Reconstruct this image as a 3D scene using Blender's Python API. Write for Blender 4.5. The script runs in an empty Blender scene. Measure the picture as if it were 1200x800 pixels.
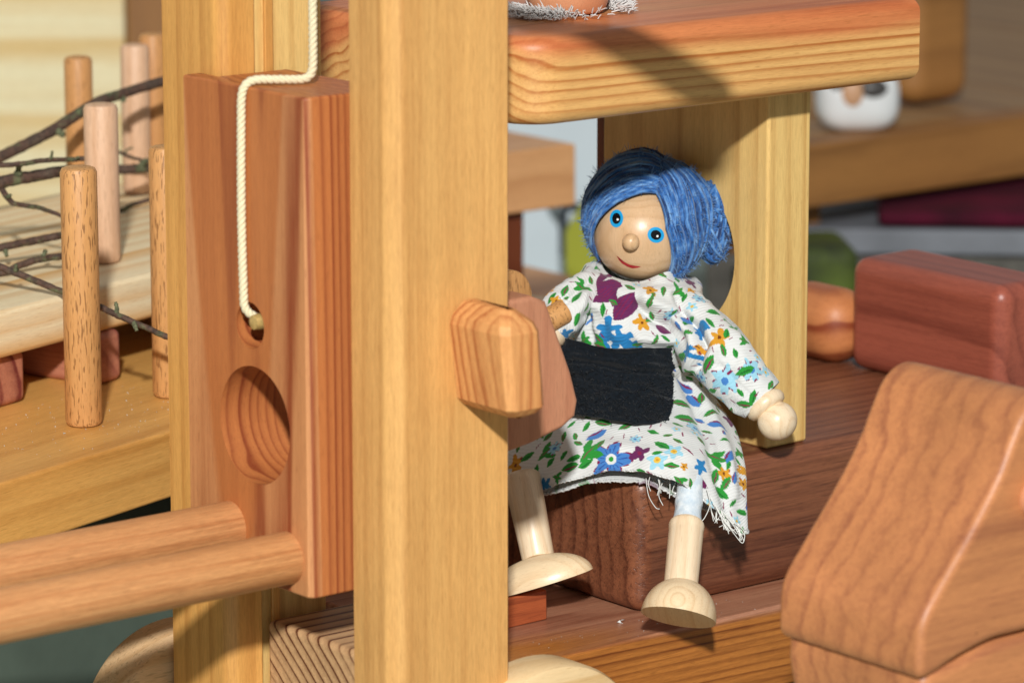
import bpy, bmesh, math, random
import numpy as np
from mathutils import Vector, Matrix

random.seed(7)
rng = np.random.default_rng(11)
SC = bpy.context.scene
COL = SC.collection
CM = 0.01                                   # everything below is written in centimetres

# ------------------------------------------------------------------ camera
F_PX, PITCH, DIST, LIFT = 4600.0, math.radians(12), 100.0, 12.05   # LIFT puts the table top at z = 0
CAM = np.array([0, -DIST*math.cos(PITCH), DIST*math.sin(PITCH)+LIFT])
VR = np.array([1.0, 0, 0]); VU = np.array([0, math.sin(PITCH), math.cos(PITCH)]); VF = np.array([0, math.cos(PITCH), -math.sin(PITCH)])
cd = bpy.data.cameras.new('camera'); cam = bpy.data.objects.new('camera', cd); COL.objects.link(cam)
cd.sensor_width = 36.0; cd.lens = 36.0*F_PX/1200.0
cd.clip_start = 0.05; cd.clip_end = 50
cam.location = CAM*CM
cam.rotation_euler = (math.radians(90)-PITCH, 0, 0)
cd.dof.use_dof = True; cd.dof.focus_distance = 0.985; cd.dof.aperture_fstop = 18.0; cd.dof.aperture_blades = 7
SC.camera = cam

# ------------------------------------------------------------------ light (a hand-held flash above the lens, and the room's soft light)
w = bpy.data.worlds.new('World'); SC.world = w; w.use_nodes = True
bg = w.node_tree.nodes['Background']; bg.inputs['Color'].default_value = (0.95, 0.98, 1.0, 1); bg.inputs['Strength'].default_value = 0.26
ld = bpy.data.lights.new('flash', 'POINT'); flash = bpy.data.objects.new('flash', ld); COL.objects.link(flash)
ld.energy = 184; ld.shadow_soft_size = 0.045; ld.color = (1.0, 0.995, 0.97)
flash.location = (-0.02, -1.75, 1.04)
SC.view_settings.view_transform = 'Standard'; SC.view_settings.look = 'None'
SC.view_settings.exposure = 0.0; SC.view_settings.gamma = 1.0
SC.render.engine = 'CYCLES'
SC.cycles.max_bounces = 6; SC.cycles.use_denoising = True

# ------------------------------------------------------------------ frames and picture-to-place helper
YA = math.radians(51)
A = np.array([math.sin(YA), math.cos(YA), 0]); B = np.array([-math.cos(YA), math.sin(YA), 0]); ZV = np.array([0, 0, 1.0])
W0 = np.array([3.22, -1.46, -6.85+LIFT])
YT = math.radians(33.5)
TA = np.array([math.sin(YT), math.cos(YT), 0]); TB = np.array([-math.cos(YT), math.sin(YT), 0])
T0 = np.array([-11.11, 1.12, -2.45+LIFT])
def veh(a, b, z): return W0+A*a+B*b+ZV*z            # forklift frame: a along the truck, b away from us, z up
def trl(c, d, z): return T0+TA*c+TB*d+ZV*z          # trailer frame
def at(px, py, Z):                                   # the place seen at pixel (px, py) of the photograph, Z cm deep
    return CAM+(VF+VR*(px-600)/F_PX-VU*(py-400)/F_PX)*Z
def lin(h):
    h = h.lstrip('#'); v = [int(h[i:i+2], 16)/255 for i in (0, 2, 4)]
    return tuple((x/12.92 if x <= 0.04045 else ((x+0.055)/1.055)**2.4) for x in v)+(1.0,)

# ------------------------------------------------------------------ object helpers
def tag(o, label=None, cat=None, group=None, kind=None):
    if label: o['label'] = label
    if cat: o['category'] = cat
    if group: o['group'] = group
    if kind: o['kind'] = kind
    return o
def empty(name, loc, rz=0.0, label=None, cat=None, group=None):
    o = bpy.data.objects.new(name, None); COL.objects.link(o)
    o.location = Vector(loc)*CM; o.rotation_euler = (0, 0, rz); o.empty_display_size = 0.01
    o['rz'] = rz
    o['base'] = [float(x) for x in loc]
    return tag(o, label, cat, group)
def link(name, me, mat, parent=None, loc=(0, 0, 0), rot=(0, 0, 0)):
    o = bpy.data.objects.new(name, me); COL.objects.link(o)
    mats = mat if isinstance(mat, (list, tuple)) else [mat]
    for m in mats: me.materials.append(m)
    if parent is not None: o.parent = parent
    o.location = Vector(loc)*CM; o.rotation_euler = rot
    return o
def mesh_from(verts, faces, smooth=True, midx=None):
    me = bpy.data.meshes.new('mesh')
    v = np.asarray(verts, dtype=np.float64)*CM
    me.from_pydata(v.tolist(), [], faces if isinstance(faces, list) else faces.tolist())
    if smooth: me.shade_smooth()
    if midx is not None: me.polygons.foreach_set('material_index', midx)
    me.update()
    return me
def finish(bm, smooth=True):
    me = bpy.data.meshes.new('mesh')
    bmesh.ops.recalc_face_normals(bm, faces=bm.faces)
    for v in bm.verts: v.co *= CM
    bm.to_mesh(me); bm.free()
    if smooth: me.shade_smooth()
    return me
def wn(o):
    m = o.modifiers.new('normals', 'WEIGHTED_NORMAL'); m.keep_sharp = True; m.weight = 60
    return o
def wobble(bm, amt, seed):
    r = random.Random(seed)
    for v in bm.verts: v.co += Vector((r.uniform(-1, 1), r.uniform(-1, 1), r.uniform(-1, 1)))*amt
def cuboid_bm(size, bev, seg=4, cham=None):
    bm = bmesh.new(); bmesh.ops.create_cube(bm, size=1.0)
    for v in bm.verts: v.co = Vector((v.co.x*size[0], v.co.y*size[1], v.co.z*size[2]))
    r = random.Random(int(sum(size)*997))
    for v in bm.verts: v.co += Vector((r.uniform(-1, 1), r.uniform(-1, 1), r.uniform(-1, 1)))*0.015
    if bev > 0:
        bmesh.ops.bevel(bm, geom=list(bm.edges), offset=bev, segments=seg, affect='EDGES', profile=0.5, clamp_overlap=True)
    return bm
def box(name, parent, lo, hi, mat, bev=0.08, seg=4, base=(0, 0, 0), rot=(0, 0, 0)):
    """a rounded board lo..hi in its frame's own coordinates"""
    lo, hi = np.array(lo, float), np.array(hi, float)
    me = finish(cuboid_bm(hi-lo, bev, seg))
    return wn(link(name, me, mat, parent, (lo+hi)/2-np.array(base), rot))
def prism(name, parent, pts, axis, k0, k1, mat, bev=0.1, seg=4, base=(0, 0, 0)):
    """outline pts in the plane across `axis` ('b': pts are (a,z); 'z': (a,b); 'a': (b,z)), pulled from k0 to k1"""
    bm = bmesh.new()
    P = np.array(pts, float); c = P.mean(0); mid = (k0+k1)/2
    def v3(p, k):
        if axis == 'b': return (p[0], k, p[1])
        if axis == 'z': return (p[0], p[1], k)
        return (k, p[0], p[1])
    cc = np.array(v3(c, mid))
    r0 = [bm.verts.new(np.array(v3(p, k0))-cc) for p in P]; r1 = [bm.verts.new(np.array(v3(p, k1))-cc) for p in P]
    n = len(P)
    f0 = bm.faces.new(r0); f1 = bm.faces.new(r1[::-1])
    for i in range(n): bm.faces.new((r0[i], r0[(i+1) % n], r1[(i+1) % n], r1[i]))
    bmesh.ops.recalc_face_normals(bm, faces=bm.faces)
    if bev > 0:
        es = [e for e in bm.edges if f0 in e.link_faces or f1 in e.link_faces]
        bmesh.ops.bevel(bm, geom=es, offset=bev, segments=seg, affect='EDGES', profile=0.5, clamp_overlap=True)
    bmesh.ops.triangulate(bm, faces=[f for f in bm.faces if len(f.verts) > 4])
    me = finish(bm)
    me.set_sharp_from_angle(angle=math.radians(35))
    return wn(link(name, me, mat, parent, cc-np.array(base)))
def smooth_loop(pts, n=6, closed=True):
    P = np.array(pts, float); out = []
    N = len(P)
    rngi = range(N) if closed else range(N-1)
    for i in rngi:
        p0, p1, p2, p3 = (P[(i-1) % N], P[i], P[(i+1) % N], P[(i+2) % N]) if closed else (P[max(i-1, 0)], P[i], P[i+1], P[min(i+2, N-1)])
        for k in range(n):
            t = k/n
            out.append(0.5*((2*p1)+(-p0+p2)*t+(2*p0-5*p1+4*p2-p3)*t*t+(-p0+3*p1-3*p2+p3)*t**3))
    if not closed: out.append(P[-1])
    return np.array(out)
def lathe(prof, n=40, axis='z'):
    """profile [(r, h)...] spun about an axis; ends closed where r = 0"""
    V, Fc = [], []
    for (r, h) in prof:
        for k in range(n):
            t = 2*math.pi*k/n
            p = (r*math.cos(t), r*math.sin(t), h)
            V.append({'z': p, 'x': (h, p[0], p[1]), 'y': (p[0], h, p[1])}[axis])
    for i in range(len(prof)-1):
        for k in range(n):
            a, b2 = i*n+k, i*n+(k+1) % n
            Fc.append((a, b2, b2+n, a+n))
    me = bpy.data.meshes.new('mesh')
    me.from_pydata((np.array(V)*CM).tolist(), [], Fc)
    bm = bmesh.new(); bm.from_mesh(me); bmesh.ops.remove_doubles(bm, verts=bm.verts, dist=1e-7)
    bmesh.ops.recalc_face_normals(bm, faces=bm.faces); bm.to_mesh(me); bm.free()
    me.shade_smooth(); me.set_sharp_from_angle(angle=math.radians(40))
    return me
def rod_prof(r, h0, h1, cham=0.1):
    c = cham
    return [(0, h0), (r-c, h0), (r-0.35*c, h0+0.25*c), (r, h0+c), (r, h1-c), (r-0.35*c, h1-0.25*c), (r-c, h1), (0, h1)]
def tube_np(P, rad, ns=6, phase=0.0, caps=True):
    """a tube along points P with radius (number or one per point)"""
    P = np.asarray(P, float); n = len(P)
    T = np.gradient(P, axis=0); T /= np.linalg.norm(T, axis=1)[:, None]+1e-12
    ref = np.array([0, 0, 1.0]) if abs(T[0][2]) < 0.9 else np.array([1.0, 0, 0])
    N = np.cross(T[0], ref); N /= np.linalg.norm(N)
    Ns = [N]
    for i in range(1, n):
        v = Ns[-1]-T[i]*np.dot(Ns[-1], T[i]); Ns.append(v/(np.linalg.norm(v)+1e-12))
    Ns = np.array(Ns); Bs = np.cross(T, Ns)
    r = np.broadcast_to(np.asarray(rad, float), (n,))
    th = np.arange(ns)*2*math.pi/ns+phase
    V = P[:, None, :]+r[:, None, None]*(np.cos(th)[None, :, None]*Ns[:, None, :]+np.sin(th)[None, :, None]*Bs[:, None, :])
    V = V.reshape(-1, 3)
    i = np.arange(n-1)[:, None]*ns; k = np.arange(ns)[None, :]; k2 = (np.arange(ns)+1)[None, :] % ns
    Fq = np.stack([i+k, i+k2, i+k2+ns, i+k+ns], -1).reshape(-1, 4).tolist()
    if caps: Fq += [list(range(ns))[::-1], list(range((n-1)*ns, n*ns))]
    return V, Fq
class MB:
    def __init__(s): s.V = []; s.F = []; s.n = 0; s.M = []
    def add(s, V, Fq, m=0):
        s.V.append(np.asarray(V, float)); s.F += [[q+s.n for q in f] for f in Fq]; s.M += [m]*len(Fq); s.n += len(V)
    def mesh(s): return mesh_from(np.concatenate(s.V), s.F, True, s.M)
def base_of(parent): return np.array(parent['base'])
def boolean_cut(o, cutters):
    for c in cutters:
        m = o.modifiers.new('cut', 'BOOLEAN'); m.operation = 'DIFFERENCE'; m.object = c; m.solver = 'EXACT'
    # cut before the shading modifier
    wnm = [m for m in o.modifiers if m.type == 'WEIGHTED_NORMAL']
    for m in wnm: o.modifiers.remove(m)
    bpy.context.view_layer.update()
    dg = bpy.context.evaluated_depsgraph_get()
    me = bpy.data.meshes.new_from_object(o.evaluated_get(dg))
    o.modifiers.clear(); o.data = me
    me.set_sharp_from_angle(angle=math.radians(35))
    for c in cutters: bpy.data.objects.remove(c)
    wn(o)
def cyl_cutter(r, h, loc, parent, axis='x', n=64):
    me = lathe([(0, -h/2), (r, -h/2), (r, h/2), (0, h/2)], n, axis)
    o = bpy.data.objects.new('cutter', me); COL.objects.link(o); o.parent = parent; o.location = Vector(loc)*CM
    return o

# ------------------------------------------------------------------ materials
def new_mat(name):
    m = bpy.data.materials.new(name); m.use_nodes = True
    nt = m.node_tree; nt.nodes.clear()
    out = nt.nodes.new('ShaderNodeOutputMaterial'); p = nt.nodes.new('ShaderNodeBsdfPrincipled')
    nt.links.new(p.outputs[0], out.inputs[0])
    return m, nt, p
def nd(nt, t, **kw):
    n = nt.nodes.new(t)
    for k, v in kw.items(): setattr(n, k, v)
    return n
def mth(nt, op, a, b=None, clamp=False):
    n = nt.nodes.new('ShaderNodeMath'); n.operation = op; n.use_clamp = clamp
    for i, x in enumerate((a, b)):
        if x is None: continue
        if isinstance(x, (int, float)): n.inputs[i].default_value = x
        else: nt.links.new(x, n.inputs[i])
    return n.outputs[0]
def noise(nt, vec, scale, detail=2.0, rough=0.5):
    n = nt.nodes.new('ShaderNodeTexNoise'); n.inputs['Scale'].default_value = scale
    n.inputs['Detail'].default_value = detail; n.inputs['Roughness'].default_value = rough
    nt.links.new(vec, n.inputs['Vector']); return n.outputs['Fac']
def mapped(nt, vec, scale, loc=(0, 0, 0)):
    n = nt.nodes.new('ShaderNodeMapping'); n.inputs['Scale'].default_value = scale; n.inputs['Location'].default_value = loc
    nt.links.new(vec, n.inputs['Vector']); return n.outputs['Vector']
def ramp(nt, fac, stops, interp='LINEAR'):
    n = nt.nodes.new('ShaderNodeValToRGB'); cr = n.color_ramp; cr.interpolation = interp
    while len(cr.elements) < len(stops): cr.elements.new(0.5)
    for e, (p, c) in zip(cr.elements, stops):
        e.position = p; e.color = c if len(c) == 4 else tuple(c)+(1,)
    nt.links.new(fac, n.inputs['Fac']); return n.outputs['Color']
def mix(nt, fac, a, b, mode='MIX'):
    n = nt.nodes.new('ShaderNodeMix'); n.data_type = 'RGBA'; n.blend_type = mode
    for s, x in ((n.inputs[0], fac), (n.inputs[6], a), (n.inputs[7], b)):
        if isinstance(x, (int, float)): s.default_value = x
        elif isinstance(x, tuple): s.default_value = x
        else: nt.links.new(x, s)
    return n.outputs[2]
G = lambda v: (v, v, v, 1)
def wood(name, light, dark, axis='x', freq=2.2, contrast=0.8, centre=(0.0, -4.0), warp=0.5, seed=0, fibre=0.25, pores=0.0,
         streak=None, streak_at=0.0, rough=0.42, spec=0.4, bump=0.10, tone=0.22, late=0.6, wfreq=0.12, tilt=0.0, sw=0.3, fine=0.5, plen=2.3, uneven=0.6, pw=16, pt=0.60):
    """solid wood: growth rings round an axis, fibres along it, pores as short dark flecks"""
    m, nt, p = new_mat(name)
    tc = nd(nt, 'ShaderNodeTexCoord')
    v = mapped(nt, tc.outputs['Object'], (100, 100, 100))
    sx = nd(nt, 'ShaderNodeSeparateXYZ'); nt.links.new(v, sx.inputs[0])
    X, Y, Z = sx.outputs
    al, c1, c2 = {'x': (X, Y, Z), 'y': (Y, Z, X), 'z': (Z, X, Y)}[axis]
    cb = nd(nt, 'ShaderNodeCombineXYZ')
    for i, s in enumerate((al, c1, c2)): nt.links.new(s, cb.inputs[i])
    q = mapped(nt, cb.outputs[0], (1, 1, 1), (seed*3.7, seed*1.3, seed*2.1))
    n1 = noise(nt, mapped(nt, q, (wfreq, 0.35, 0.35)), 1.0, 2.0)
    n2 = noise(nt, mapped(nt, q, (wfreq*4, 1.2, 1.2)), 1.0, 2.0)
    wv = mth(nt, 'ADD', mth(nt, 'MULTIPLY', mth(nt, 'SUBTRACT', n1, 0.5), warp*2.5), mth(nt, 'MULTIPLY', mth(nt, 'SUBTRACT', n2, 0.5), warp*0.3))
    wv = mth(nt, 'ADD', wv, mth(nt, 'MULTIPLY', al, tilt))
    d1 = mth(nt, 'ADD', c1, -centre[0]); d2 = mth(nt, 'ADD', c2, -centre[1])
    rad = mth(nt, 'SQRT', mth(nt, 'ADD', mth(nt, 'MULTIPLY', d1, d1), mth(nt, 'MULTIPLY', d2, d2)))
    # uneven ring widths
    nr = noise(nt, mapped(nt, q, (0.02, 0.9, 0.9)), 1.0, 1.0)
    ph = mth(nt, 'MULTIPLY', mth(nt, 'ADD', mth(nt, 'ADD', rad, wv), mth(nt, 'MULTIPLY', nr, uneven)), freq)
    fr = mth(nt, 'FRACT', ph)
    ringf = ramp(nt, fr, [(0.0, G(0.22)), (0.22, G(0.0)), (late, G(0.30)), (0.86, G(1.0)), (0.93, G(0.9)), (1.0, G(0.22))])
    # each ring has its own strength
    ringid = mth(nt, 'FLOOR', ph)
    wn1 = nd(nt, 'ShaderNodeTexWhiteNoise', noise_dimensions='1D'); nt.links.new(ringid, wn1.inputs['W'])
    strength = mth(nt, 'ADD', mth(nt, 'MULTIPLY', wn1.outputs['Value'], 0.6), 0.55)
    fb = noise(nt, mapped(nt, q, (0.55, 13, 13)), 1.0, 5.0, 0.7)
    fb2 = noise(nt, mapped(nt, q, (3.2, 42, 42)), 1.0, 3.0, 0.65)
    speck = ramp(nt, noise(nt, mapped(nt, q, (2.2, 30, 30), (5.3, 1.7, 9.1)), 1.0, 2.0, 0.5), [(0.60, G(0)), (0.72, G(1))])
    st = noise(nt, mapped(nt, q, (0.07, 5.5, 5.5), (2.2, 4.4, 1.1)), 1.0, 3.0, 0.6)
    tn = noise(nt, mapped(nt, q, (0.10, 0.5, 0.5)), 1.0, 3.0, 0.55)
    fac = mth(nt, 'MULTIPLY', mth(nt, 'MULTIPLY', ringf, strength), contrast)
    fac = mth(nt, 'ADD', fac, mth(nt, 'MULTIPLY', mth(nt, 'SUBTRACT', fb, 0.5), fibre*2.8))
    fac = mth(nt, 'ADD', fac, mth(nt, 'MULTIPLY', mth(nt, 'SUBTRACT', st, 0.42), fibre*2.2), True)
    col = mix(nt, fac, light, dark)
    if streak is not None:
        sf = ramp(nt, mth(nt, 'ADD', mth(nt, 'MULTIPLY', tn, 0.35), mth(nt, 'MULTIPLY', mth(nt, 'ADD', mth(nt, 'ADD', rad, wv), -streak_at), 0.3/sw)),
                  [(0.12, G(0)), (0.32, G(1))])
        col = mix(nt, sf, col, mix(nt, fac, streak[0], streak[1]))
    tv = mth(nt, 'ADD', mth(nt, 'MULTIPLY', mth(nt, 'SUBTRACT', tn, 0.5), tone*2), 1.0)
    tv = mth(nt, 'MULTIPLY', tv, mth(nt, 'ADD', mth(nt, 'MULTIPLY', mth(nt, 'SUBTRACT', fb2, 0.5), fibre*1.2+0.14), 1.0))
    cbt = nd(nt, 'ShaderNodeCombineColor'); 
    for i in range(3): nt.links.new(tv, cbt.inputs[i])
    col = mix(nt, 1.0, col, cbt.outputs[0], 'MULTIPLY')
    col = mix(nt, mth(nt, 'MULTIPLY', speck, fine*0.7), col, tuple(x*0.75 for x in dark[:3])+(1,))
    vo = nd(nt, 'ShaderNodeTexVoronoi'); vo.inputs['Scale'].default_value = 0.75; nt.links.new(q, vo.inputs['Vector'])
    vs_ = nd(nt, 'ShaderNodeSeparateColor'); nt.links.new(vo.outputs['Color'], vs_.inputs[0])
    dot = mth(nt, 'LESS_THAN', mth(nt, 'ADD', vo.outputs['Distance'], mth(nt, 'MULTIPLY', fb2, 0.02)), mth(nt, 'SUBTRACT', mth(nt, 'MULTIPLY', vs_.outputs[0], 0.085), 0.042))
    col = mix(nt, mth(nt, 'MULTIPLY', dot, 0.75), col, tuple(x*0.45 for x in dark[:3])+(1,))
    hgt = mth(nt, 'ADD', mth(nt, 'MULTIPLY', fb, 0.7), mth(nt, 'MULTIPLY', fb2, 0.5))
    if pores > 0:
        po = noise(nt, mapped(nt, q, (plen, pw, pw)), 1.0, 1.0, 0.4)
        pm = ramp(nt, po, [(pt, G(0)), (pt+0.07, G(1))])
        col = mix(nt, mth(nt, 'MULTIPLY', pm, pores), col, tuple(x*0.38 for x in dark[:3])+(1,))
        hgt = mth(nt, 'SUBTRACT', hgt, mth(nt, 'MULTIPLY', pm, 0.8))
    nt.links.new(col, p.inputs['Base Color'])
    rr = mth(nt, 'ADD', mth(nt, 'MULTIPLY', fb, 0.22), rough-0.11)
    nt.links.new(rr, p.inputs['Roughness'])
    p.inputs['Specular IOR Level'].default_value = spec
    bn = nd(nt, 'ShaderNodeBump'); bn.inputs['Strength'].default_value = 1.0; bn.inputs['Distance'].default_value = bump*0.0004
    nt.links.new(hgt, bn.inputs['Height']); nt.links.new(bn.outputs[0], p.inputs['Normal'])
    return m
def plain(name, col, rough=0.6, spec=0.4, nscale=2.0, var=0.15, bump=0.0, dark=None, sheen=0.0):
    m, nt, p = new_mat(name)
    tc = nd(nt, 'ShaderNodeTexCoord'); v = mapped(nt, tc.outputs['Object'], (100, 100, 100))
    n = noise(nt, v, nscale, 4.0, 0.6)
    d = dark or tuple(x*(1-var*1.5) for x in col[:3])+(1,)
    nt.links.new(mix(nt, ramp(nt, n, [(0.3, G(0)), (0.7, G(1))]), d, col), p.inputs['Base Color'])
    p.inputs['Roughness'].default_value = rough; p.inputs['Specular IOR Level'].default_value = spec
    p.inputs['Sheen Weight'].default_value = sheen
    if bump:
        bn = nd(nt, 'ShaderNodeBump'); bn.inputs['Distance'].default_value = bump*CM; bn.inputs['Strength'].default_value = 0.8
        nt.links.new(n, bn.inputs['Height']); nt.links.new(bn.outputs[0], p.inputs['Normal'])
    return m

M = {}
M['post'] = wood('golden_lime_wood', lin('#D9A563'), lin('#AD743C'), 'z', 1.5, 0.34, (2.5, -9), 0.35, 1, 0.38, tone=0.19, rough=0.38, late=0.4, wfreq=0.05)
M['post2'] = wood('golden_wood', lin('#DBA258'), lin('#AC7033'), 'z', 1.9, 0.4, (-3, -8), 0.25, 2, 0.32, tone=0.12, rough=0.42, wfreq=0.05)
M['carriage'] = wood('red_pine', lin('#BC7340'), lin('#8A4426'), 'z', 3.4, 0.95, (12.0, 0.3), 0.012, 3, 0.20, tone=0.08, rough=0.45, wfreq=0.05, uneven=0.9,
                     streak=(lin('#CD8E5C'), lin('#843417')), streak_at=12.93, tilt=-0.013, sw=0.03)
M['fork'] = wood('beech_rod', lin('#CE9460'), lin('#A9683A'), 'x', 2.6, 0.45, (0.4, -3.5), 0.2, 4, 0.5, pores=0.12, plen=0.7, tone=0.14, rough=0.5)
M['roof'] = wood('striped_larch', lin('#E0AE6B'), lin('#AE672E'), 'x', 3.7, 0.85, (-1.6, -9.0), 0.12, 5, 0.26, tone=0.14, rough=0.42, wfreq=0.06, uneven=0.9,
                 streak=(lin('#CF7E4C'), lin('#A8512A')), streak_at=9.82, tilt=0.02, sw=0.6)
M['panel'] = wood('pale_yellow_wood', lin('#E3BE78'), lin('#B98746'), 'z', 2.2, 0.55, (-9, 3), 0.12, 6, 0.28, tone=0.12, rough=0.45, wfreq=0.04)
M['walnut'] = wood('walnut', lin('#8A553A'), lin('#4A2419'), 'x', 2.0, 0.65, (13.0, -1.5), 0.10, 7, 0.5, pores=0.35, plen=0.6, tone=0.25, rough=0.38, spec=0.5, wfreq=0.06)
M['base'] = wood('amber_plum', lin('#BA7636'), lin('#713A18'), 'x', 4.4, 0.7, (-5.0, -9.0), 0.10, 8, 0.45, tone=0.18, rough=0.38,
                 streak=(lin('#B07C60'), lin('#86503A')), streak_at=9.85, tilt=0.03, sw=0.2, wfreq=0.08)
M['ringblock'] = wood('ringed_fir', lin('#CFA577'), lin('#5F321A'), 'x', 3.6, 1.0, (14, -14), 0.012, 9, 0.25, tone=0.12, rough=0.6, late=0.70, uneven=0.06)
M['redwood'] = wood('red_plum', lin('#B05B35'), lin('#7E3822'), 'x', 2.6, 0.6, (2, 7.0), 0.2, 10, 0.3, tone=0.2, rough=0.36, spec=0.5)
M['hood'] = wood('dark_red_plum', lin('#9E5340'), lin('#692F24'), 'y', 1.6, 0.5, (3, 8.0), 0.25, 11, 0.36, tone=0.28, rough=0.36, spec=0.5)
M['knob'] = wood('striped_yew', lin('#DB9D60'), lin('#A3582B'), 'z', 3.6, 0.85, (-7.0, -7.0), 0.05, 12, 0.36, tone=0.14, rough=0.62,
                 wfreq=0.05)
M['plate'] = wood('pinkish_pear', lin('#C08565'), lin('#A3654A'), 'z', 1.8, 0.35, (6, 2), 0.2, 13, 0.3, tone=0.10, rough=0.5)
M['beech'] = wood('beech', lin('#D09A60'), lin('#B2763F'), 'z', 1.6, 0.3, (1.0, 4.5), 0.15, 14, 0.26, pores=0.7, plen=2.9, pw=21, pt=0.585, tone=0.12, rough=0.45)
M['beech_pale'] = wood('pale_beech', lin('#E0B795'), lin('#C08F68'), 'z', 2.2, 0.5, (1.4, -1.5), 0.25, 15, 0.2, pores=0.15, tone=0.10, rough=0.5)
M['beech_far'] = wood('tan_beech', lin('#CC955E'), lin('#B07640'), 'z', 1.4, 0.35, (1.4, 2.5), 0.25, 16, 0.2, pores=0.4, tone=0.10, rough=0.5)
M['cherry'] = wood('golden_cherry', lin('#DFA85C'), lin('#B87A34'), 'x', 1.2, 0.55, (-2, -9), 0.35, 17, 0.3, tone=0.2, rough=0.42)
M['pine'] = wood('white_pine', lin('#F1DFB8'), lin('#D9A562'), 'x', 1.8, 0.85, (-9, 9.5), 0.14, 18, 0.16, tone=0.08, rough=0.55, late=0.45, wfreq=0.06)
M['pinkblock'] = wood('pink_larch', lin('#BC7A5E'), lin('#74302A'), 'y', 1.3, 0.9, (-2.0, -3.0), 0.3, 19, 0.3, tone=0.15, rough=0.6)
M['wall'] = wood('yellow_pine_board', lin('#F5E8BE'), lin('#DBB268'), 'x', 0.95, 0.75, (-30, -24), 0.4, 20, 0.2, tone=0.10, rough=0.6, late=0.4, wfreq=0.03, uneven=1.6)
M['toycar'] = wood('apple_wood', lin('#BF7E50'), lin('#8A5038'), 'x', 1.5, 0.5, (18, 0.0), 0.20, 21, 0.40, tone=0.36, rough=0.42, wfreq=0.035, uneven=1.2)
M['wheel'] = wood('ash_wheel', lin('#DDB98C'), lin('#B5854F'), 'x', 1.6, 0.55, (6, 7), 0.3, 22, 0.2, pores=0.3, tone=0.10, rough=0.55)
M['wheel2'] = wood('maple_wheel', lin('#E9CB9B'), lin('#CBA063'), 'x', 1.5, 0.5, (-5, -7), 0.3, 23, 0.12, tone=0.06, rough=0.5)
M['shelf'] = wood('dull_oak', lin('#A3713C'), lin('#6F4723'), 'x', 0.5, 0.6, (4, -9), 0.8, 24, 0.2, tone=0.15, rough=0.55)
M['shelf_top'] = wood('dull_oak_plank', lin('#A48158'), lin('#7A563A'), 'y', 0.4, 0.6, (4, -9), 0.8, 25, 0.2, tone=0.2, rough=0.55)
M['tan'] = wood('tan_plank', lin('#DDA672'), lin('#B67A48'), 'x', 0.7, 0.5, (2, -7), 0.6, 26, 0.15, tone=0.12, rough=0.55)
M['dark_post'] = wood('dark_red_post', lin('#7A3E22'), lin('#502312'), 'z', 0.8, 0.5, (2, -4), 0.5, 27, 0.15, tone=0.15, rough=0.5)
M['orange'] = wood('orange_striped_pine', lin('#CC8350'), lin('#8A4226'), 'y', 1.05, 1.0, (-6.0, 0.5), 0.15, 28, 0.15, tone=0.08, rough=0.45)
M['brown_board'] = wood('brown_board', lin('#9A6C3E'), lin('#7A5230'), 'z', 0.7, 0.5, (2, -6), 0.5, 29, 0.1, tone=0.15, rough=0.6)
def maple(name, light, dark, axis, seed):
    return wood(name, light, dark, axis, 5.5, 0.40, (0.0, 0.25), 0.05, seed, 0.16, tone=0.07, rough=0.34, spec=0.5, bump=0.05)
M['maple'] = maple('pale_maple', lin('#F0D9B8'), lin('#D3AE82'), 'z', 31)
M['boot'] = maple('varnished_maple', lin('#EBD2AB'), lin('#C99F6E'), 'x', 32)
M['head'] = maple('head_maple', lin('#D6B38C'), lin('#BD9468'), 'z', 33)
M['nose'] = maple('nose_maple', lin('#D9B48A'), lin('#B98E62'), 'y', 34)
M['eye_blue'] = plain('blue_paint', lin('#1D9FDA'), 0.3, 0.5, var=0.05)
M['eye_black'] = plain('black_paint', lin('#08090C'), 0.2, 0.5, var=0.05)
M['eye_white'] = plain('white_paint', lin('#F2F2F2'), 0.3, 0.5, var=0.02)
M['mouth'] = plain('red_paint', lin('#B3202B'), 0.35, 0.5, var=0.08)
M['rope'] = plain('cream_cord', lin('#E8DDB9'), 0.75, 0.2, 20, 0.12, sheen=0.2)
M['knot'] = plain('waxed_cord_end', lin('#C9A968'), 0.35, 0.5, 8, 0.3)
M['navy'] = plain('black_navy_knit', lin('#131B23'), 0.9, 0.15, 14, 0.45, 0.03, sheen=0.12)
M['thread'] = plain('white_thread', lin('#E8E9E4'), 0.8, 0.2, 10, 0.1)
M['sock'] = plain('white_blue_tape', lin('#E8EEF0'), 0.30, 0.6, 5, 0.20, 0.04, dark=lin('#C3D3DF'))
M['table'] = plain('dark_green_table', lin('#96A394'), 0.5, 0.4, 0.3, 0.2, dark=lin('#76837A'))
M['sheet_blue'] = plain('pale_blue_sheet', lin('#DCE8EF'), 0.5, 0.4, 0.1, 0.08)
M['lime'] = plain('lime_card', lin('#A9AC38'), 0.5, 0.3, 0.2, 0.08)
M['cable'] = plain('dark_cable', lin('#26303A'), 0.5, 0.4, 1, 0.1)
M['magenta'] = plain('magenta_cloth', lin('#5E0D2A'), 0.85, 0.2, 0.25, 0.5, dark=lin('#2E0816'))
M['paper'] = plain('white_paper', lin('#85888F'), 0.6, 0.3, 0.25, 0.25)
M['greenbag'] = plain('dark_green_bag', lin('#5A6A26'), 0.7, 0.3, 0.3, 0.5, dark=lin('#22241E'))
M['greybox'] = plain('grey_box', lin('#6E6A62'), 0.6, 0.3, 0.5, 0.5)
M['blackbox'] = plain('black_box', lin('#151515'), 0.5, 0.3, 0.2, 0.3)
M['green_base'] = plain('dark_green_paint', lin('#5F6C60'), 0.6, 0.3, 0.5, 0.12)
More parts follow.
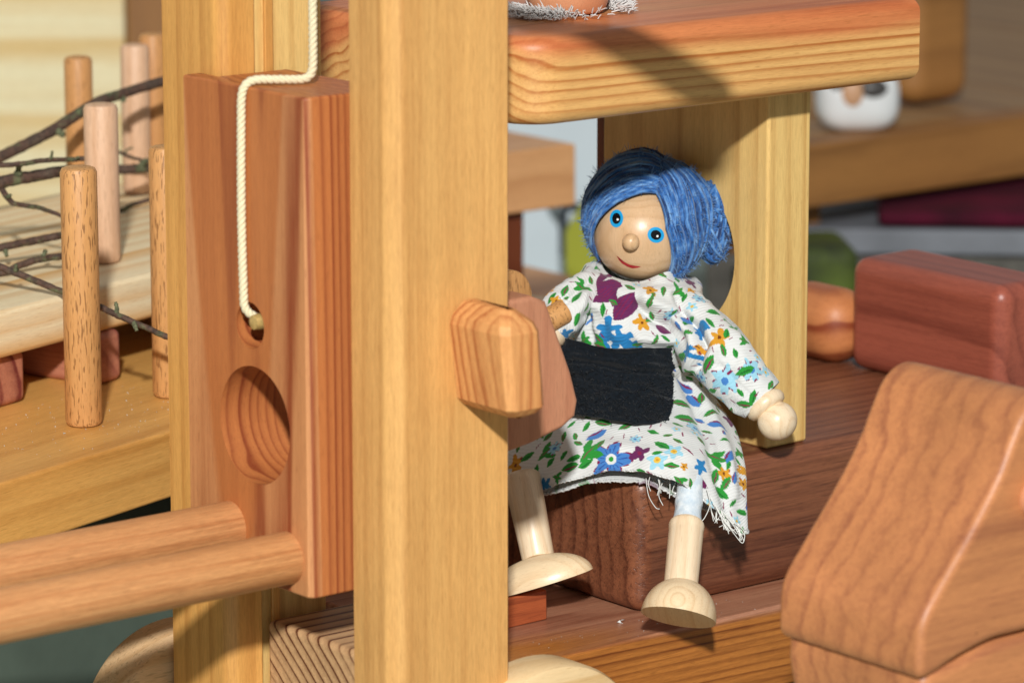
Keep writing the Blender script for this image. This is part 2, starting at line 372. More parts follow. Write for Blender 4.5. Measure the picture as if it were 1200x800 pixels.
M['white_fig'] = plain('white_glaze', lin('#E9EAEA'), 0.4, 0.5, 0.5, 0.06)
M['fig_black'] = plain('black_glaze', lin('#4A4644'), 0.4, 0.5, 0.5, 0.1)
M['fig_peach'] = plain('peach_glaze', lin('#CFA07B'), 0.45, 0.5, 0.5, 0.1)
M['fleece'] = plain('white_fleece', lin('#E4E0DC'), 0.95, 0.1, 9, 0.15, sheen=0.4)
M['peach'] = wood('peach_wood', lin('#D3936C'), lin('#BC7650'), 'z', 1.0, 0.3, (2, 2), 0.3, 35, 0.1, tone=0.10, rough=0.45)

# bark of the twigs
def bark():
    m, nt, p = new_mat('lichen_bark')
    tc = nd(nt, 'ShaderNodeTexCoord'); v = mapped(nt, tc.outputs['Object'], (100, 100, 100))
    n = noise(nt, v, 1.1, 4, 0.6); n2 = noise(nt, v, 7.0, 4, 0.7)
    c = ramp(nt, n, [(0.36, lin('#5A4A3C')), (0.52, lin('#5C4033')), (0.62, lin('#66704C')), (0.72, lin('#8A9A6A'))])
    c = mix(nt, ramp(nt, n2, [(0.42, G(0)), (0.68, G(1))]), c, lin('#33261F'))
    nt.links.new(c, p.inputs['Base Color']); p.inputs['Roughness'].default_value = 0.75
    bn = nd(nt, 'ShaderNodeBump'); bn.inputs['Distance'].default_value = 0.0006; nt.links.new(n2, bn.inputs['Height']); nt.links.new(bn.outputs[0], p.inputs['Normal'])
    return m
M['bark'] = bark()
M['lichen'] = plain('lichen', lin('#7C8062'), 0.9, 0.1, 12, 0.5, 0.03)

# printed cotton: the print sits in a colour attribute, the ribs of the weave in the bump
def cotton():
    m, nt, p = new_mat('floral_cotton')
    at_ = nd(nt, 'ShaderNodeAttribute'); at_.attribute_name = 'Print'
    uv = nd(nt, 'ShaderNodeUVMap'); uv.uv_map = 'Cloth'
    v = mapped(nt, uv.outputs[0], (1, 1, 1))
    sx = nd(nt, 'ShaderNodeSeparateXYZ'); nt.links.new(v, sx.inputs[0])
    wob = noise(nt, v, 3.0, 2)
    s = mth(nt, 'SINE', mth(nt, 'MULTIPLY', mth(nt, 'ADD', mth(nt, 'ADD', sx.outputs[1], mth(nt, 'MULTIPLY', sx.outputs[0], 0.18)), mth(nt, 'MULTIPLY', wob, 0.06)), 2*math.pi/0.095))
    fz = noise(nt, v, 60.0, 3, 0.7)
    dk = mth(nt, 'ADD', 0.94, mth(nt, 'MULTIPLY', s, 0.02))
    dk = mth(nt, 'ADD', dk, mth(nt, 'MULTIPLY', mth(nt, 'SUBTRACT', fz, 0.5), 0.12))
    cb = nd(nt, 'ShaderNodeCombineColor')
    for i in range(3): nt.links.new(dk, cb.inputs[i])
    nt.links.new(mix(nt, 1.0, at_.outputs['Color'], cb.outputs[0], 'MULTIPLY'), p.inputs['Base Color'])
    p.inputs['Roughness'].default_value = 0.85; p.inputs['Specular IOR Level'].default_value = 0.2; p.inputs['Sheen Weight'].default_value = 0.15
    h = mth(nt, 'ADD', s, mth(nt, 'MULTIPLY', fz, 0.8))
    bn = nd(nt, 'ShaderNodeBump'); bn.inputs['Distance'].default_value = 0.00005; bn.inputs['Strength'].default_value = 0.8
    nt.links.new(h, bn.inputs['Height']); nt.links.new(bn.outputs[0], p.inputs['Normal'])
    tr_ = nd(nt, 'ShaderNodeBsdfTranslucent'); nt.links.new(at_.outputs['Color'], tr_.inputs['Color'])
    mx = nd(nt, 'ShaderNodeMixShader'); mx.inputs[0].default_value = 0.12
    nt.links.new(p.outputs[0], mx.inputs[1]); nt.links.new(tr_.outputs[0], mx.inputs[2])
    out = [n for n in nt.nodes if n.type == 'OUTPUT_MATERIAL'][0]; nt.links.new(mx.outputs[0], out.inputs[0])
    return m
M['cotton'] = cotton()
def yarn(name, c_hi, c_mid, c_lo):
    m, nt, p = new_mat(name)
    at_ = nd(nt, 'ShaderNodeAttribute'); at_.attribute_name = 'Ply'
    tc = nd(nt, 'ShaderNodeTexCoord'); v = mapped(nt, tc.outputs['Object'], (100, 100, 100))
    n = noise(nt, v, 9.0, 3, 0.7); n2 = noise(nt, v, 45.0, 2, 0.6)
    f = mth(nt, 'ADD', mth(nt, 'MULTIPLY', at_.outputs['Fac'], 0.55), mth(nt, 'MULTIPLY', n, 0.45))
    f = mth(nt, 'ADD', f, mth(nt, 'MULTIPLY', mth(nt, 'SUBTRACT', n2, 0.5), 0.35), True)
    nt.links.new(ramp(nt, f, [(0.18, c_lo), (0.48, c_mid), (0.85, c_hi)]), p.inputs['Base Color'])
    p.inputs['Roughness'].default_value = 0.75; p.inputs['Specular IOR Level'].default_value = 0.3; p.inputs['Sheen Weight'].default_value = 0.25
    return m
M['yarn'] = yarn('blue_yarn', lin('#74A3D4'), lin('#2A66AC'), lin('#132D5A'))

# ------------------------------------------------------------------ the setting
def slab(name, parent, corners, mat, kind=None):
    bm = bmesh.new(); vs = [bm.verts.new(c) for c in corners]; bm.faces.new(vs)
    return link(name, finish(bm, False), mat, parent)
tb = box('table', None, (-260, -190, -3), (260, 230, 0), M['table'], 0.3)
tag(tb, kind='structure')

wl = box('pine_wall', None, (-75, 57.5, 0.0), (-15.4, 60.0, 45), M['wall'], 0.1)
tag(wl, 'pale yellow pine board wall behind the log trailer', 'board')
bb_ = box('brown_board', None, (-15.3, 57.0, 0.0), (-9.5, 59.5, 45), M['brown_board'], 0.2)
tag(bb_, 'brown upright board beside the pale pine wall', 'board')

# ------------------------------------------------------------------ the forklift
RZ = math.radians(90)-YA
fk = empty('toy_forklift', veh(0, 0, -5.2), RZ, 'wooden toy forklift with two forks, cord and roof under which the doll sits', 'toy forklift')
FB = (0, 0, -5.2)
def fbox(name, lo, hi, mat, bev=0.08, seg=4, parent=fk, base=FB): return box(name, parent, lo, hi, mat, bev, seg, base)
# mast posts
prism('mast_post', fk, [(-10.22, -1.62), (-10.22, -2.76), (-10.15, -2.88), (-9.95, -3.10), (-9.80, -3.2), (-6.87, -3.2), (-6.8, -3.13), (-6.8, -1.62), (-6.87, -1.56), (-10.15, -1.56)],
      'z', -3.6, 20.0, M['post'], 0.06, 2, FB)
prism('mast_post', fk, [(-10.6, 5.4), (-10.6, 3.35), (-10.52, 3.18), (-10.35, 3.05), (-10.2, 3.0), (-9.6, 3.0), (-9.55, 3.06), (-9.55, 5.4), (-9.62, 5.47), (-10.53, 5.47)],
      'z', -3.6, 20.0, M['post2'], 0.06, 2, FB)
fbox('guide_rail', (-9.545, 3.22, -3.2), (-7.45, 5.2, 20.0), M['panel'], 0.08)
fbox('guide_lip', (-9.2, 3.10, -3.2), (-8.95, 3.215, 19.5), M['post2'], 0.04)
# chassis
fbox('front_block', (-9.5, -1.4, -4.2), (-5.4, 2.95, 0.98), M['ringblock'], 0.18)
fbox('base_board', (-5.36, -1.5, -2.2), (20.0, 9.2, 0.0), M['base'], 0.10)
fbox('seat_beam', (0.0, 0.0, 0.004), (21.0, 9.3, 3.60), M['walnut'], 0.48, 8)
fbox('footstep', (-3.7, 1.24, 0.004), (-1.98, 2.9, 0.80), M['redwood'], 0.05)
# back rest with the round hole
pn = fbox('back_panel', (4.61, 0.36, 3.61), (6.12, 6.92, 13.10), M['panel'], 0.09)
boolean_cut(pn, [cyl_cutter(1.98, 4, np.array([5.3, 3.58, 8.42])-np.array(FB), fk)])
fbox('side_strip', (4.7, 6.93, 3.61), (5.9, 7.28, 13.10), M['dark_post'], 0.05)
# roof
rpts = [(-4.62, 8.3), (-4.62, 0.10)]+[(-4.62+1.2-1.2*math.cos(t), 0.08-1.2*math.sin(t)) for t in np.linspace(0.15, 1.42, 7)]+[(-3.3, -1.12), (8.5, -1.12), (8.72, -0.88), (8.72, 8.3)]
rf_ = prism('roof', fk, rpts, 'z', 13.11, 15.26, M['roof'], 0.36, 6, FB)
# keep the grain measured from the slab's middle
sh = Vector((2.115*CM, 3.665*CM, (14.24+5.2)*CM))-rf_.location
rf_.data.transform(Matrix.Translation(-sh)); rf_.location += sh
# the hood block behind the cab
fbox('hood_block', (13.15, 0.2, 3.605), (15.7, 6.2, 6.85), M['hood'], 0.46, 6)
fbox('rear_block', (12.6, 6.15, 3.605), (14.6, 9.15, 5.75), M['orange'], 0.95, 8)
# wheels
def wheel(name, loc, r, w, mat):
    me = lathe([(0, -w/2), (r-0.18, -w/2), (r-0.06, -w/2+0.05), (r, -w/2+0.2), (r, w/2-0.2), (r-0.06, w/2-0.05), (r-0.18, w/2), (0, w/2)], 72, 'y')
    o = link(name, me, mat, fk, np.array(loc)-np.array(FB))
    ax = link('axle_pin', lathe(rod_prof(0.35, -w/2-0.14, -w/2+0.1, 0.08), 24, 'y'), M['beech'], o)
    return o
wheel('wheel', (-5.75, -3.0, -2.28), 2.9, 1.3, M['wheel2'])
wheel('wheel', (-9.7, 6.35, -2.45), 2.65, 1.5, M['wheel'])
wheel('wheel', (14.5, -2.2, -2.3), 2.9, 1.3, M['wheel2'])
# the sliding carriage
bk = prism('carriage', fk, [(-11.15, 3.72), (-11.15, -1.08), (-11.03, -1.2), (-8.7, -1.2), (-8.7, 2.93), (-10.66, 2.93), (-10.66, 3.72)], 'z', 2.68, 14.5, M['carriage'], 0.07, 3, FB)
co = np.array(FB)
boolean_cut(bk, [cyl_cutter(1.42, 3.2, np.array([-10.0, 0.98, 6.47])-co, fk), cyl_cutter(0.56, 1.3, np.array([-11.0, 1.11, 8.85])-co, fk)])
kc = np.array(bk.location)/CM
for (b_, z_, a0) in ((-0.30, 3.52, -24.0), (2.02, 3.80, -24.0)):
    f = link('fork', lathe(rod_prof(0.625, a0+10.9, 0.0, 0.1), 40, 'x'), M['fork'], bk, np.array([-10.9, b_, z_])-co-kc)
# lifting cord: three twisted strands
def rope_part(path, r, parent, lay=0.34):
    P = smooth_loop(path, 40, False)
    L = np.concatenate([[0], np.cumsum(np.linalg.norm(np.diff(P, axis=0), axis=1))])
    n = int(L[-1]/0.035); S = np.linspace(0, L[-1], n)
    P = np.stack([np.interp(S, L, P[:, i]) for i in range(3)], 1)
    k = np.ones(9)/9
    for i in range(3):
        pd = np.pad(P[:, i], 4, mode='edge'); P[:, i] = np.convolve(pd, k, 'valid')
    T = np.gradient(P, axis=0); T /= np.linalg.norm(T, axis=1)[:, None]
    ref = np.array([0.3, 0.5, 0.1]); N = np.cross(T, ref); N /= np.linalg.norm(N, axis=1)[:, None]; Bn = np.cross(T, N)
    mb = MB()
    for s in range(3):
        ph = 2*math.pi*(S/(lay*1.25)+s/3)
        Q = P+r*0.50*(np.cos(ph)[:, None]*N+np.sin(ph)[:, None]*Bn)
        mb.add(*tube_np(Q, r*0.62, 7))
    return mb
def v3(a, b, z): return np.array([a, b, z+5.2])
rp = rope_part([v3(-9.75, 0.42, 20.0), v3(-9.75, 0.42, 17.5), v3(-9.75, 0.42, 15.3), v3(-9.78, 0.43, 14.78), v3(-9.95, 0.48, 14.64), v3(-10.55, 0.78, 14.65), v3(-11.05, 1.05, 14.64),
                v3(-11.26, 1.14, 14.40), v3(-11.28, 1.18, 13.6), v3(-11.28, 1.22, 11.5), v3(-11.28, 1.18, 9.7), v3(-11.26, 1.15, 9.25), v3(-11.0, 0.98, 9.02), v3(-10.8, 0.9, 8.95)], 0.097, fk)
lr = link('lift_cord', rp.mesh(), M['rope'], fk)
kn = link('cord_end', lathe([(0, -0.25), (0.17, -0.2), (0.2, 0.0), (0.16, 0.2), (0, 0.26)], 16, 'x'), M['knot'], lr, v3(-11.05, 0.84, 8.98))
# unseen slanted rod, added above the picture to throw a shadow across the roof
hh = link('shadow_rod', lathe(rod_prof(0.5, 0, 6.95, 0.1), 28, 'z'), M['beech'], fk, v3(-10.22, -7.6, 20.83))
hh.rotation_euler = Vector((5.55, 0.0, -3.02)).to_track_quat('Z', 'Y').to_euler()
link('shadow_rod_pin', lathe(rod_prof(0.4, 0, 4.3, 0.08), 24, 'y'), M['beech'], fk, v3(-9.4, -7.5, 20.4))  # added pin that holds the unseen rod to the near post
# crank on the near post
def crank():
    kz = lambda z: z
    pts = []
    a0, a1, b0, b1 = -8.50, -7.36, -5.22, -3.204
    bm = bmesh.new()
    c = 0.18
    def ring(z, ins, sh):
        q = [(a0+c+ins, b0+ins), (a1-c-ins, b0+ins), (a1-ins, b0+c+ins), (a1-ins, b1-0.0-ins*0.3), (a0+ins, b1-0.0-ins*0.3), (a0+ins, b0+c+ins)]
        return [bm.verts.new((x+sh-(a0+a1)/2, y-(b0+b1)/2, z)) for x, y in q]
    lv = [(-1.28, 0.42, 0.13), (-1.15, 0.15, 0.12), (-1.0, 0.02, 0.10), (0.78, 0.0, -0.09), (0.98, 0.07, -0.11), (1.28, 0.36, -0.14), (1.31, 0.44, -0.14)]
    R = [ring(*l) for l in lv]
    for i in range(len(R)-1):
        for k in range(6): bm.faces.new((R[i][k], R[i][(k+1) % 6], R[i+1][(k+1) % 6], R[i+1][k]))
    bm.faces.new(R[0][::-1]); bm.faces.new(R[-1])
    bmesh.ops.recalc_face_normals(bm, faces=bm.faces)
    bmesh.ops.bevel(bm, geom=list(bm.edges), offset=0.07, segments=3, affect='EDGES', profile=0.5, clamp_overlap=True)
    me = finish(bm); me.set_sharp_from_angle(angle=math.radians(50))
    return wn(link('crank_knob', me, M['knob'], fk, np.array([(a0+a1)/2, (b0+b1)/2, 8.48])-np.array(FB)))
crank()
pl = prism('crank_plate', fk, smooth_loop([(-6.72, 9.25), (-5.2, 9.30), (-4.72, 9.10), (-4.42, 8.40), (-3.95, 7.3), (-3.72, 6.55), (-3.80, 6.15), (-4.2, 5.92), (-5.2, 5.68), (-6.72, 5.45)], 1),
           'b', -2.05, -1.15, M['plate'], 0.14, 4, FB)
pk = np.array(pl.location)/CM
pg = link('grip_peg', lathe(rod_prof(0.31, -1.6, 0.98, 0.09), 28, 'x'), M['beech'], pl, np.array([-4.05, -0.70, 8.12])-np.array(FB)-pk, (0, math.radians(-24), math.radians(-14)))
pg2 = link('grip_peg', lathe(rod_prof(0.78, -0.35, 0.35, 0.06), 32, 'y'), M['beech'], pl, np.array([-4.95, -0.55, 8.92])-np.array(FB)-pk, (0, 0, math.radians(8)))

# ------------------------------------------------------------------ log trailer
RT = math.radians(90)-YT
tr = empty('toy_log_trailer', T0*np.array([1, 1, 0]), RT, 'wooden toy log trailer with upright beech stakes, standing behind the forklift mast', 'toy trailer')
TBs = (0, 0, -T0[2])
def tbox(name, lo, hi, mat, bev=0.08, seg=4): return box(name, tr, lo, hi, mat, bev, seg, TBs)
tbox('platform_board', (-14, -2.27, -1.78), (21, 12.5, 0.0), M['cherry'], 0.10)
tbox('load_board', (-14, 2.60, 1.44), (17.2, 13.1, 2.72), M['pine'], 0.16)
tbox('spacer_block', (-2.6, 3.0, 0.004), (1.32, 10.5, 1.436), M['pinkblock'], 0.22)
tbox('spacer_block', (3.70, 2.55, 0.004), (4.80, 10.5, 1.436), M['pinkblock'], 0.22)
tbox('spacer_block', (12.5, 3.0, 0.004), (14.5, 10.5, 1.436), M['pinkblock'], 0.22)
tbox('support_box', (-14, 1.6, -T0[2]+0.004), (15, 11, -1.79), M['green_base'], 0.2)
for (c_, d_, z0_, z1_, mt, r_) in ((0.08, 0.02, 0.0, 6.75, 'beech', 0.475), (3.95, 0.25, 0.0, 6.75, 'beech', 0.46), (6.75, 4.75, 2.72, 7.15, 'beech_pale', 0.475),
                                   (13.2, 10.9, 2.72, 7.25, 'beech_far', 0.42), (16.0, 11.0, 2.72, 7.30, 'beech_pale', 0.44), (16.75, 10.9, 2.72, 7.55, 'beech_far', 0.42)):
    s = link('stake', lathe(rod_prof(r_, 0.0, z1_-z0_, 0.13), 36, 'z'), M[mt], tr, np.array([c_, d_, z0_])-np.array(TBs))
    if mt == 'beech_pale': s['label'] = 'pale pinkish beech stake'

# twigs lying between the stakes
TWIGS = [
    ('thick red brown twig arching highest over the log trailer', [(-60, 212, 112), (0, 184, 113), (60, 154, 114), (105, 125, 115), (140, 111, 116), (187, 97, 117), (240, 88, 118)], 0.20, 0.17, [(70, 157, 114), (112, 128, 115), (143, 116, 116)]),
    ('thin dark twig ending in a blunt knot behind the front stake', [(-50, 196, 108), (0, 194, 108), (25, 192, 108), (55, 188, 108.5), (85, 187, 109), (101, 185, 109)], 0.085, 0.08, [(61, 182, 108.5), (93, 186, 109)]),
    ('thickest green lichened twig crossing behind the front stake', [(-60, 226, 108), (0, 214, 108.5), (40, 206, 109), (75, 201, 110), (120, 199, 116), (155, 198, 117), (200, 196, 118)], 0.21, 0.16, [(24, 196, 108.5), (172, 188, 117)]),
    ('slim crooked side twig drooping below the green twig', [(2, 221, 108.5), (12, 236, 108.4), (24, 240, 108.3), (44, 243, 108), (60, 248, 107.7), (78, 256, 107.5)], 0.10, 0.06, [(8, 230, 108.4)]),
    ('dark straight twig with a lichen stub near its left end', [(-50, 299, 108), (0, 290, 108), (40, 282, 108.5), (75, 275, 109), (120, 268, 115.5), (150, 263, 116.5), (200, 252, 117.5)], 0.13, 0.11, [(7, 294, 108), (160, 268, 117)]),
    ('thin twig between the pale stake and the mast', [(118, 255, 116.5), (142, 247, 116.8), (155, 240, 117), (168, 236, 117), (200, 226, 117.5)], 0.09, 0.07, []),
    ('brown twig lying lowest on the pale load board', [(-40, 330, 107), (5, 319, 107), (28, 309, 107.3), (52, 303, 107.6), (78, 299, 108), (120, 292, 115), (150, 286, 116), (200, 275, 117)], 0.12, 0.10, [(52, 302, 107.6), (141, 286, 115.8)]),
    ('dark twig slanting down across the edge of the load board', [(-60, 292, 104.5), (0, 313, 104.4), (24, 322, 104.3), (75, 343, 104.0), (120, 361, 102.6), (150, 375, 102.2), (190, 392, 102.0), (215, 402, 101.9)], 0.115, 0.085, [(18, 318, 104.3), (137, 360, 102.3), (158, 380, 102.1)]),
    ('pencil thin twig forking beside the far right stake', [(140, 178, 117.5), (152, 184, 117.7), (172, 189, 118), (205, 192, 118)], 0.065, 0.05, [(147, 180, 117.6)]),
]
for (lab, pts, r0, r1, buds) in TWIGS:
    P = smooth_loop([at(*p) for p in pts], 10, False); base = P[len(P)//2].copy()
    n = len(P); j = rng.normal(0, 0.007, (n, 3)); j = (j+np.roll(j, 1, 0)+np.roll(j, -1, 0))/2
    rad = 0.87*np.linspace(r0, r1, n)*(1+rng.normal(0, 0.03, n))
    mb = MB(); mb.add(*tube_np(P-base+j, rad, 10))
    tw = link('twig', mb.mesh(), M['bark'], None, base); tag(tw, lab, 'twig', 'twigs laid on the log trailer')
    for (bx, by, bz) in buds:
        q = at(bx, by, bz)-base
        i = int(np.argmin(np.linalg.norm(P-base-q, axis=1))); s0 = P[i]-base
        dr = q-s0; dr = dr/(np.linalg.norm(dr)+1e-6); ln = max(0.28, np.linalg.norm(q-s0)+0.1)
        mbb = MB()
        pts_ = [s0, s0+dr*ln*0.5+rng.normal(0, 0.02, 3), s0+dr*ln+rng.normal(0, 0.04, 3)]
        mbb.add(*tube_np(smooth_loop(pts_, 5, False), np.linspace(r0*0.62, r0*0.4, 11)*(1+rng.normal(0, 0.15, 11)), 8))
        link('bud_stub', mbb.mesh(), M['lichen'], tw)

# ------------------------------------------------------------------ toy car in the right foreground
cb0 = np.array([-1.5, -13.2, -5.2])
car = empty('toy_car', veh(*cb0), RZ, 'rounded wooden toy car, its sloping nose cut off by the right edge', 'toy car')
prof = smooth_loop([(-5.30, 3.00), (-5.42, 3.7), (-5.30, 4.35), (-4.75, 5.05), (-3.9, 6.05), (-3.15, 7.05), (-2.72, 7.85), (-2.35, 8.45), (-1.85, 8.74), (-1.25, 8.66), (0.2, 8.0), (2.6, 7.3), (4.4, 6.9),
                    (5.2, 6.2), (5.5, 5.0), (5.6, 3.6), (5.0, 2.72), (3.6, 3.0), (1.0, 3.5), (-2.2, 3.5), (-3.2, 3.48), (-4.2, 3.28)], 4)
prism('body', car, prof, 'b', -15.47, -10.97, M['toycar'], 0.34, 5, cb0)
prof2 = smooth_loop([(-5.22, 2.93), (-4.15, 3.21), (-3.15, 3.41), (-2.1, 3.43), (1.0, 3.42), (3.6, 2.92), (5.0, 2.62), (5.0, 0.0), (4.2, -3.0), (-3.6, -3.0), (-4.6, -0.6), (-5.0, 1.4)], 3)
prism('chassis', car, prof2, 'b', -15.40, -11.04, M['toycar'], 0.30, 5, cb0)
link('peg', lathe(rod_prof(0.45, -0.5, 0.5, 0.15), 24, 'y'), M['peach'], car, np.array([-2.0, -15.5, 6.5])-cb0)
for a_ in (-3.0, 3.2):
    for b_ in (-15.9, -10.5):
        link('wheel', lathe(rod_prof(1.6, -0.42, 0.42, 0.12), 40, 'y'), M['wheel2'], car, np.array([a_, b_, -3.6])-cb0)

# ------------------------------------------------------------------ the figure's foot on the roof
rt = empty('toy_figure', veh(-0.65, 2.05, 15.265), RZ, 'peach toy figure with white fleece trim standing on the roof slab', 'toy figure')
bm = bmesh.new(); bmesh.ops.create_uvsphere(bm, u_segments=40, v_segments=24, radius=1.0)
for v in bm.verts:
    x, y, z = v.co
    z2 = max(z, -0.55)
    v.co = Vector((x*1.15, y*1.0, (z2+0.55)*1.5))
link('body', finish(bm), M['peach'], rt, (0.05, 0.1, 0.05))
mb = MB()
for k in range(1500):
    t = rng.choice([0.15, math.pi+0.3])+rng.normal(0, 0.42); rr = rng.uniform(1.05, 1.45); c0 = np.array([rr*1.15*math.cos(t), rr*1.0*math.sin(t), rng.uniform(0.02, 0.25)])
    d = np.array([math.cos(t), math.sin(t), rng.uniform(0.1, 0.9)])*0.16+rng.normal(0, 0.06, 3)
    d[2] = abs(d[2])
    mb.add(*tube_np([c0, c0+d*0.6, c0+d+np.array([0, 0, -0.02])], [0.022, 0.018, 0.006], 3, caps=False))
tag(link('fleece_trim', mb.mesh(), M['fleece'], rt, (0, 0, 0)), kind='stuff')

# ------------------------------------------------------------------ things further back
# shelf rack seen between the post and the back rest
sk0 = np.array([18.0, 31.0, -5.2])
sr = empty('toy_shelf', veh(*sk0), RZ, 'blurred brown toy shelf rack between the near post and the doll', 'toy shelf')
def sbox(name, lo, hi, mat, bev=0.1): return box(name, sr, lo, hi, mat, bev, 3, sk0)
sbox('top_board', (15.9, 30.86, 3.76), (23.73, 35.44, 5.93), M['tan'], 0.1)
sbox('lower_post', (18.92, 31.49, 1.09), (21.93, 34.28, 3.75), M['dark_post'], 0.17)
sbox('upper_post', (18.92, 32.77, 5.94), (21.24, 35.32, 9.5), M['dark_post'], 0.1)
sbox('deck_board', (10.1, 25.58, -1.06), (24.2, 36.0, 1.08), M['tan'], 0.17)
sbox('support', (11.5, 27, -5.196), (22, 35, -1.07), M['dark_post'], 0.2)

ps = box('blue_sheet', None, (0, 0, 0), (14, 0.5, 40), M['sheet_blue'], 0.1)
p0 = at(630, 200, 170); ps.location = Vector((p0[0]-1.0, p0[1], 20))*CM
tag(ps, 'pale blue upright sheet far behind the shelf rack', 'sheet')
lc0 = at(690, 262, 158)
bm = bmesh.new()
pr = [(-1.1, 0), (3.6, 0), (3.6, 3.0), (1.4, 3.4), (0.25, 2.3)]
lz = lc0[2]
lcd = prism('lime_card', None, [(-0.9-lz*0.0, -lz), (3.5, -lz), (3.5, 2.9), (0.95, 2.9), (-0.95, -0.3)], 'b', -0.2, 0.2, M['lime'], 0.05, 2, (0, 0, 0))
lcd.location = Vector((lcd.location[0]+lc0[0]*CM, lcd.location[1]+lc0[1]*CM, lcd.location[2]+lc0[2]*CM))
tag(lcd, 'lime green card standing with a slanted edge left of the blue haired doll', 'card')
mb = MB(); cp_ = [at(648, 222, 166), at(656, 232, 166), at(668, 241, 165), at(684, 246, 165)]
mb.add(*tube_np(smooth_loop([at(640, 205, 167)]+cp_, 8, False), 0.22, 8)); mb.add(*tube_np(smooth_loop([at(663, 238, 165), at(660, 255, 165), at(662, 300, 165)], 6, False), 0.2, 8))
tag(link('cable', mb.mesh(), M['cable'], None), 'dark branching cable in front of the pale blue sheet', 'cable')

# long board at the back right with the white figure on it
bs0 = np.array([48.0, 44.0, -5.2])
bs = empty('back_shelf', veh(*bs0), RZ, 'long low blurred brown shelf at the back right', 'shelf')
def bbox(name, lo, hi, mat, bev=0.1): return box(name, bs, lo, hi, mat, bev, 3, bs0)
bbox('front_edge', (34, 34.9, 1.4), (84, 36.5, 3.86), M['shelf'], 0.12)
for k in range(7):
    be = 74.0
    while be > 37.5:
        q_ = veh(34+k*7.1, be, 3.8)-CAM
        if 600+F_PX*(q_@VR)/(q_@VF) > 900: break
        be -= 0.5
    bbox('plank', (34+k*7.1, 36.52, 1.9), (34+k*7.1+7.02, be, 3.80+0.02*(k % 2)), M['shelf_top'], 0.06)
bbox('leg', (74, 38, -5.196), (77, 41, 1.38), M['shelf'], 0.1)
bbox('leg', (38, 36.6, -5.196), (41, 39, 1.38), M['shelf'], 0.1)
bbox('leg', (50, 66, -5.196), (53, 69, 1.88), M['shelf'], 0.1)

wf0 = at(1004, 150, 153.5); 
wf = empty('cat_figurine', (wf0[0], wf0[1], veh(0, 0, 3.82)[2]), 0.1, 'white figurine with dark eye patches on the back shelf', 'figurine')
bm = bmesh.new(); bmesh.ops.create_uvsphere(bm, u_segments=32, v_segments=20, radius=1.0)
for v in bm.verts:
    x, y, z = v.co; v.co = Vector((math.copysign(abs(x)**0.6, x)*1.62, math.copysign(abs(y)**0.7, y)*1.2, math.copysign(abs(max(z, -0.97))**0.7, z)*1.3+1.28))
link('body', finish(bm), M['white_fig'], wf)
for nm, px_, pz, sx_, sz_, mt in (('eye_patch', 0.40, 1.75, 0.62, 0.42, 'fig_black'), ('eye_patch', -0.95, 2.0, 0.34, 0.40, 'fig_black'), ('snout', -0.38, 1.62, 0.50, 0.66, 'fig_peach'), ('ear', -0.9, 2.6, 0.45, 0.5, 'white_fig'), ('ear', 0.9, 2.6, 0.45, 0.5, 'white_fig')):
    bm = bmesh.new(); bmesh.ops.create_uvsphere(bm, u_segments=20, v_segments=12, radius=1.0)
    for v in bm.verts: v.co = Vector((v.co.x*sx_, v.co.y*0.35, v.co.z*sz_))
    yy = -1.02 if nm != 'ear' else 0.0
    link(nm, finish(bm), M[mt], wf, (px_, yy*math.sqrt(max(0.2, 1-(px_/1.7)**2)), pz))
rb0 = at(1100, 78, 160)
rbk = box('rounded_block', None, (0, 0, 0), (3.6, 2.2, 6.2), M['shelf'], 0.95, 6)
rbk.location = Vector((rb0[0]-0.55, rb0[1], veh(0, 0, 3.9)[2]+3.1))*CM; rbk.rotation_euler = (0, 0, RZ)
tag(rbk, 'round cornered brown block upright on the back shelf beyond the roof end', 'wood block')

# soft goods stacked under the back shelf
def soft(name, px, py, Z, size, mat, label, cat, bev=0.8, rz=0.1):
    p = at(px, py, Z); o = box(name, None, (0, 0, 0), size, M[mat], bev, 4)
    o.location = Vector(p)*CM; o.rotation_euler = (0, 0, rz); tag(o, label, cat); return o

def pile(name, x0, x1, y0, y1, Z, depth, mat, label, cat, bev, rz, to_table=False):
    a_, b2 = at(x0, y1, Z), at(x1, y0, Z); zb = 0.004 if to_table else a_[2]
    o = box(name, None, (0, 0, 0), (b2[0]-a_[0], depth, b2[2]-zb), M[mat], bev, 4)
    o.location = Vector(((a_[0]+b2[0])/2, a_[1]+depth/2, (b2[2]+zb)/2))*CM; o.rotation_euler = (0, 0, rz); tag(o, label, cat); return o
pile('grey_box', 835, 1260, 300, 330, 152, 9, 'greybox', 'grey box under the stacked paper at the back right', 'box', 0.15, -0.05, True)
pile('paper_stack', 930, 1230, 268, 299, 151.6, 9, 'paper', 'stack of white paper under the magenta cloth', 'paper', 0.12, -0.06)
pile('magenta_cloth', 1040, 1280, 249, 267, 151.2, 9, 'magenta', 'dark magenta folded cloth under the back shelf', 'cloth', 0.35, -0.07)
pile('green_bag', 900, 1003, 288, 350, 146, 4, 'greenbag', 'dark green and yellow bag beside the red hood block', 'bag', 0.6, 0.1, True)
pile('black_bottle', 858, 874, 312, 350, 148, 0.6, 'blackbox', 'small black bottle seen through the round hole', 'bottle', 0.15, 0.0, True)

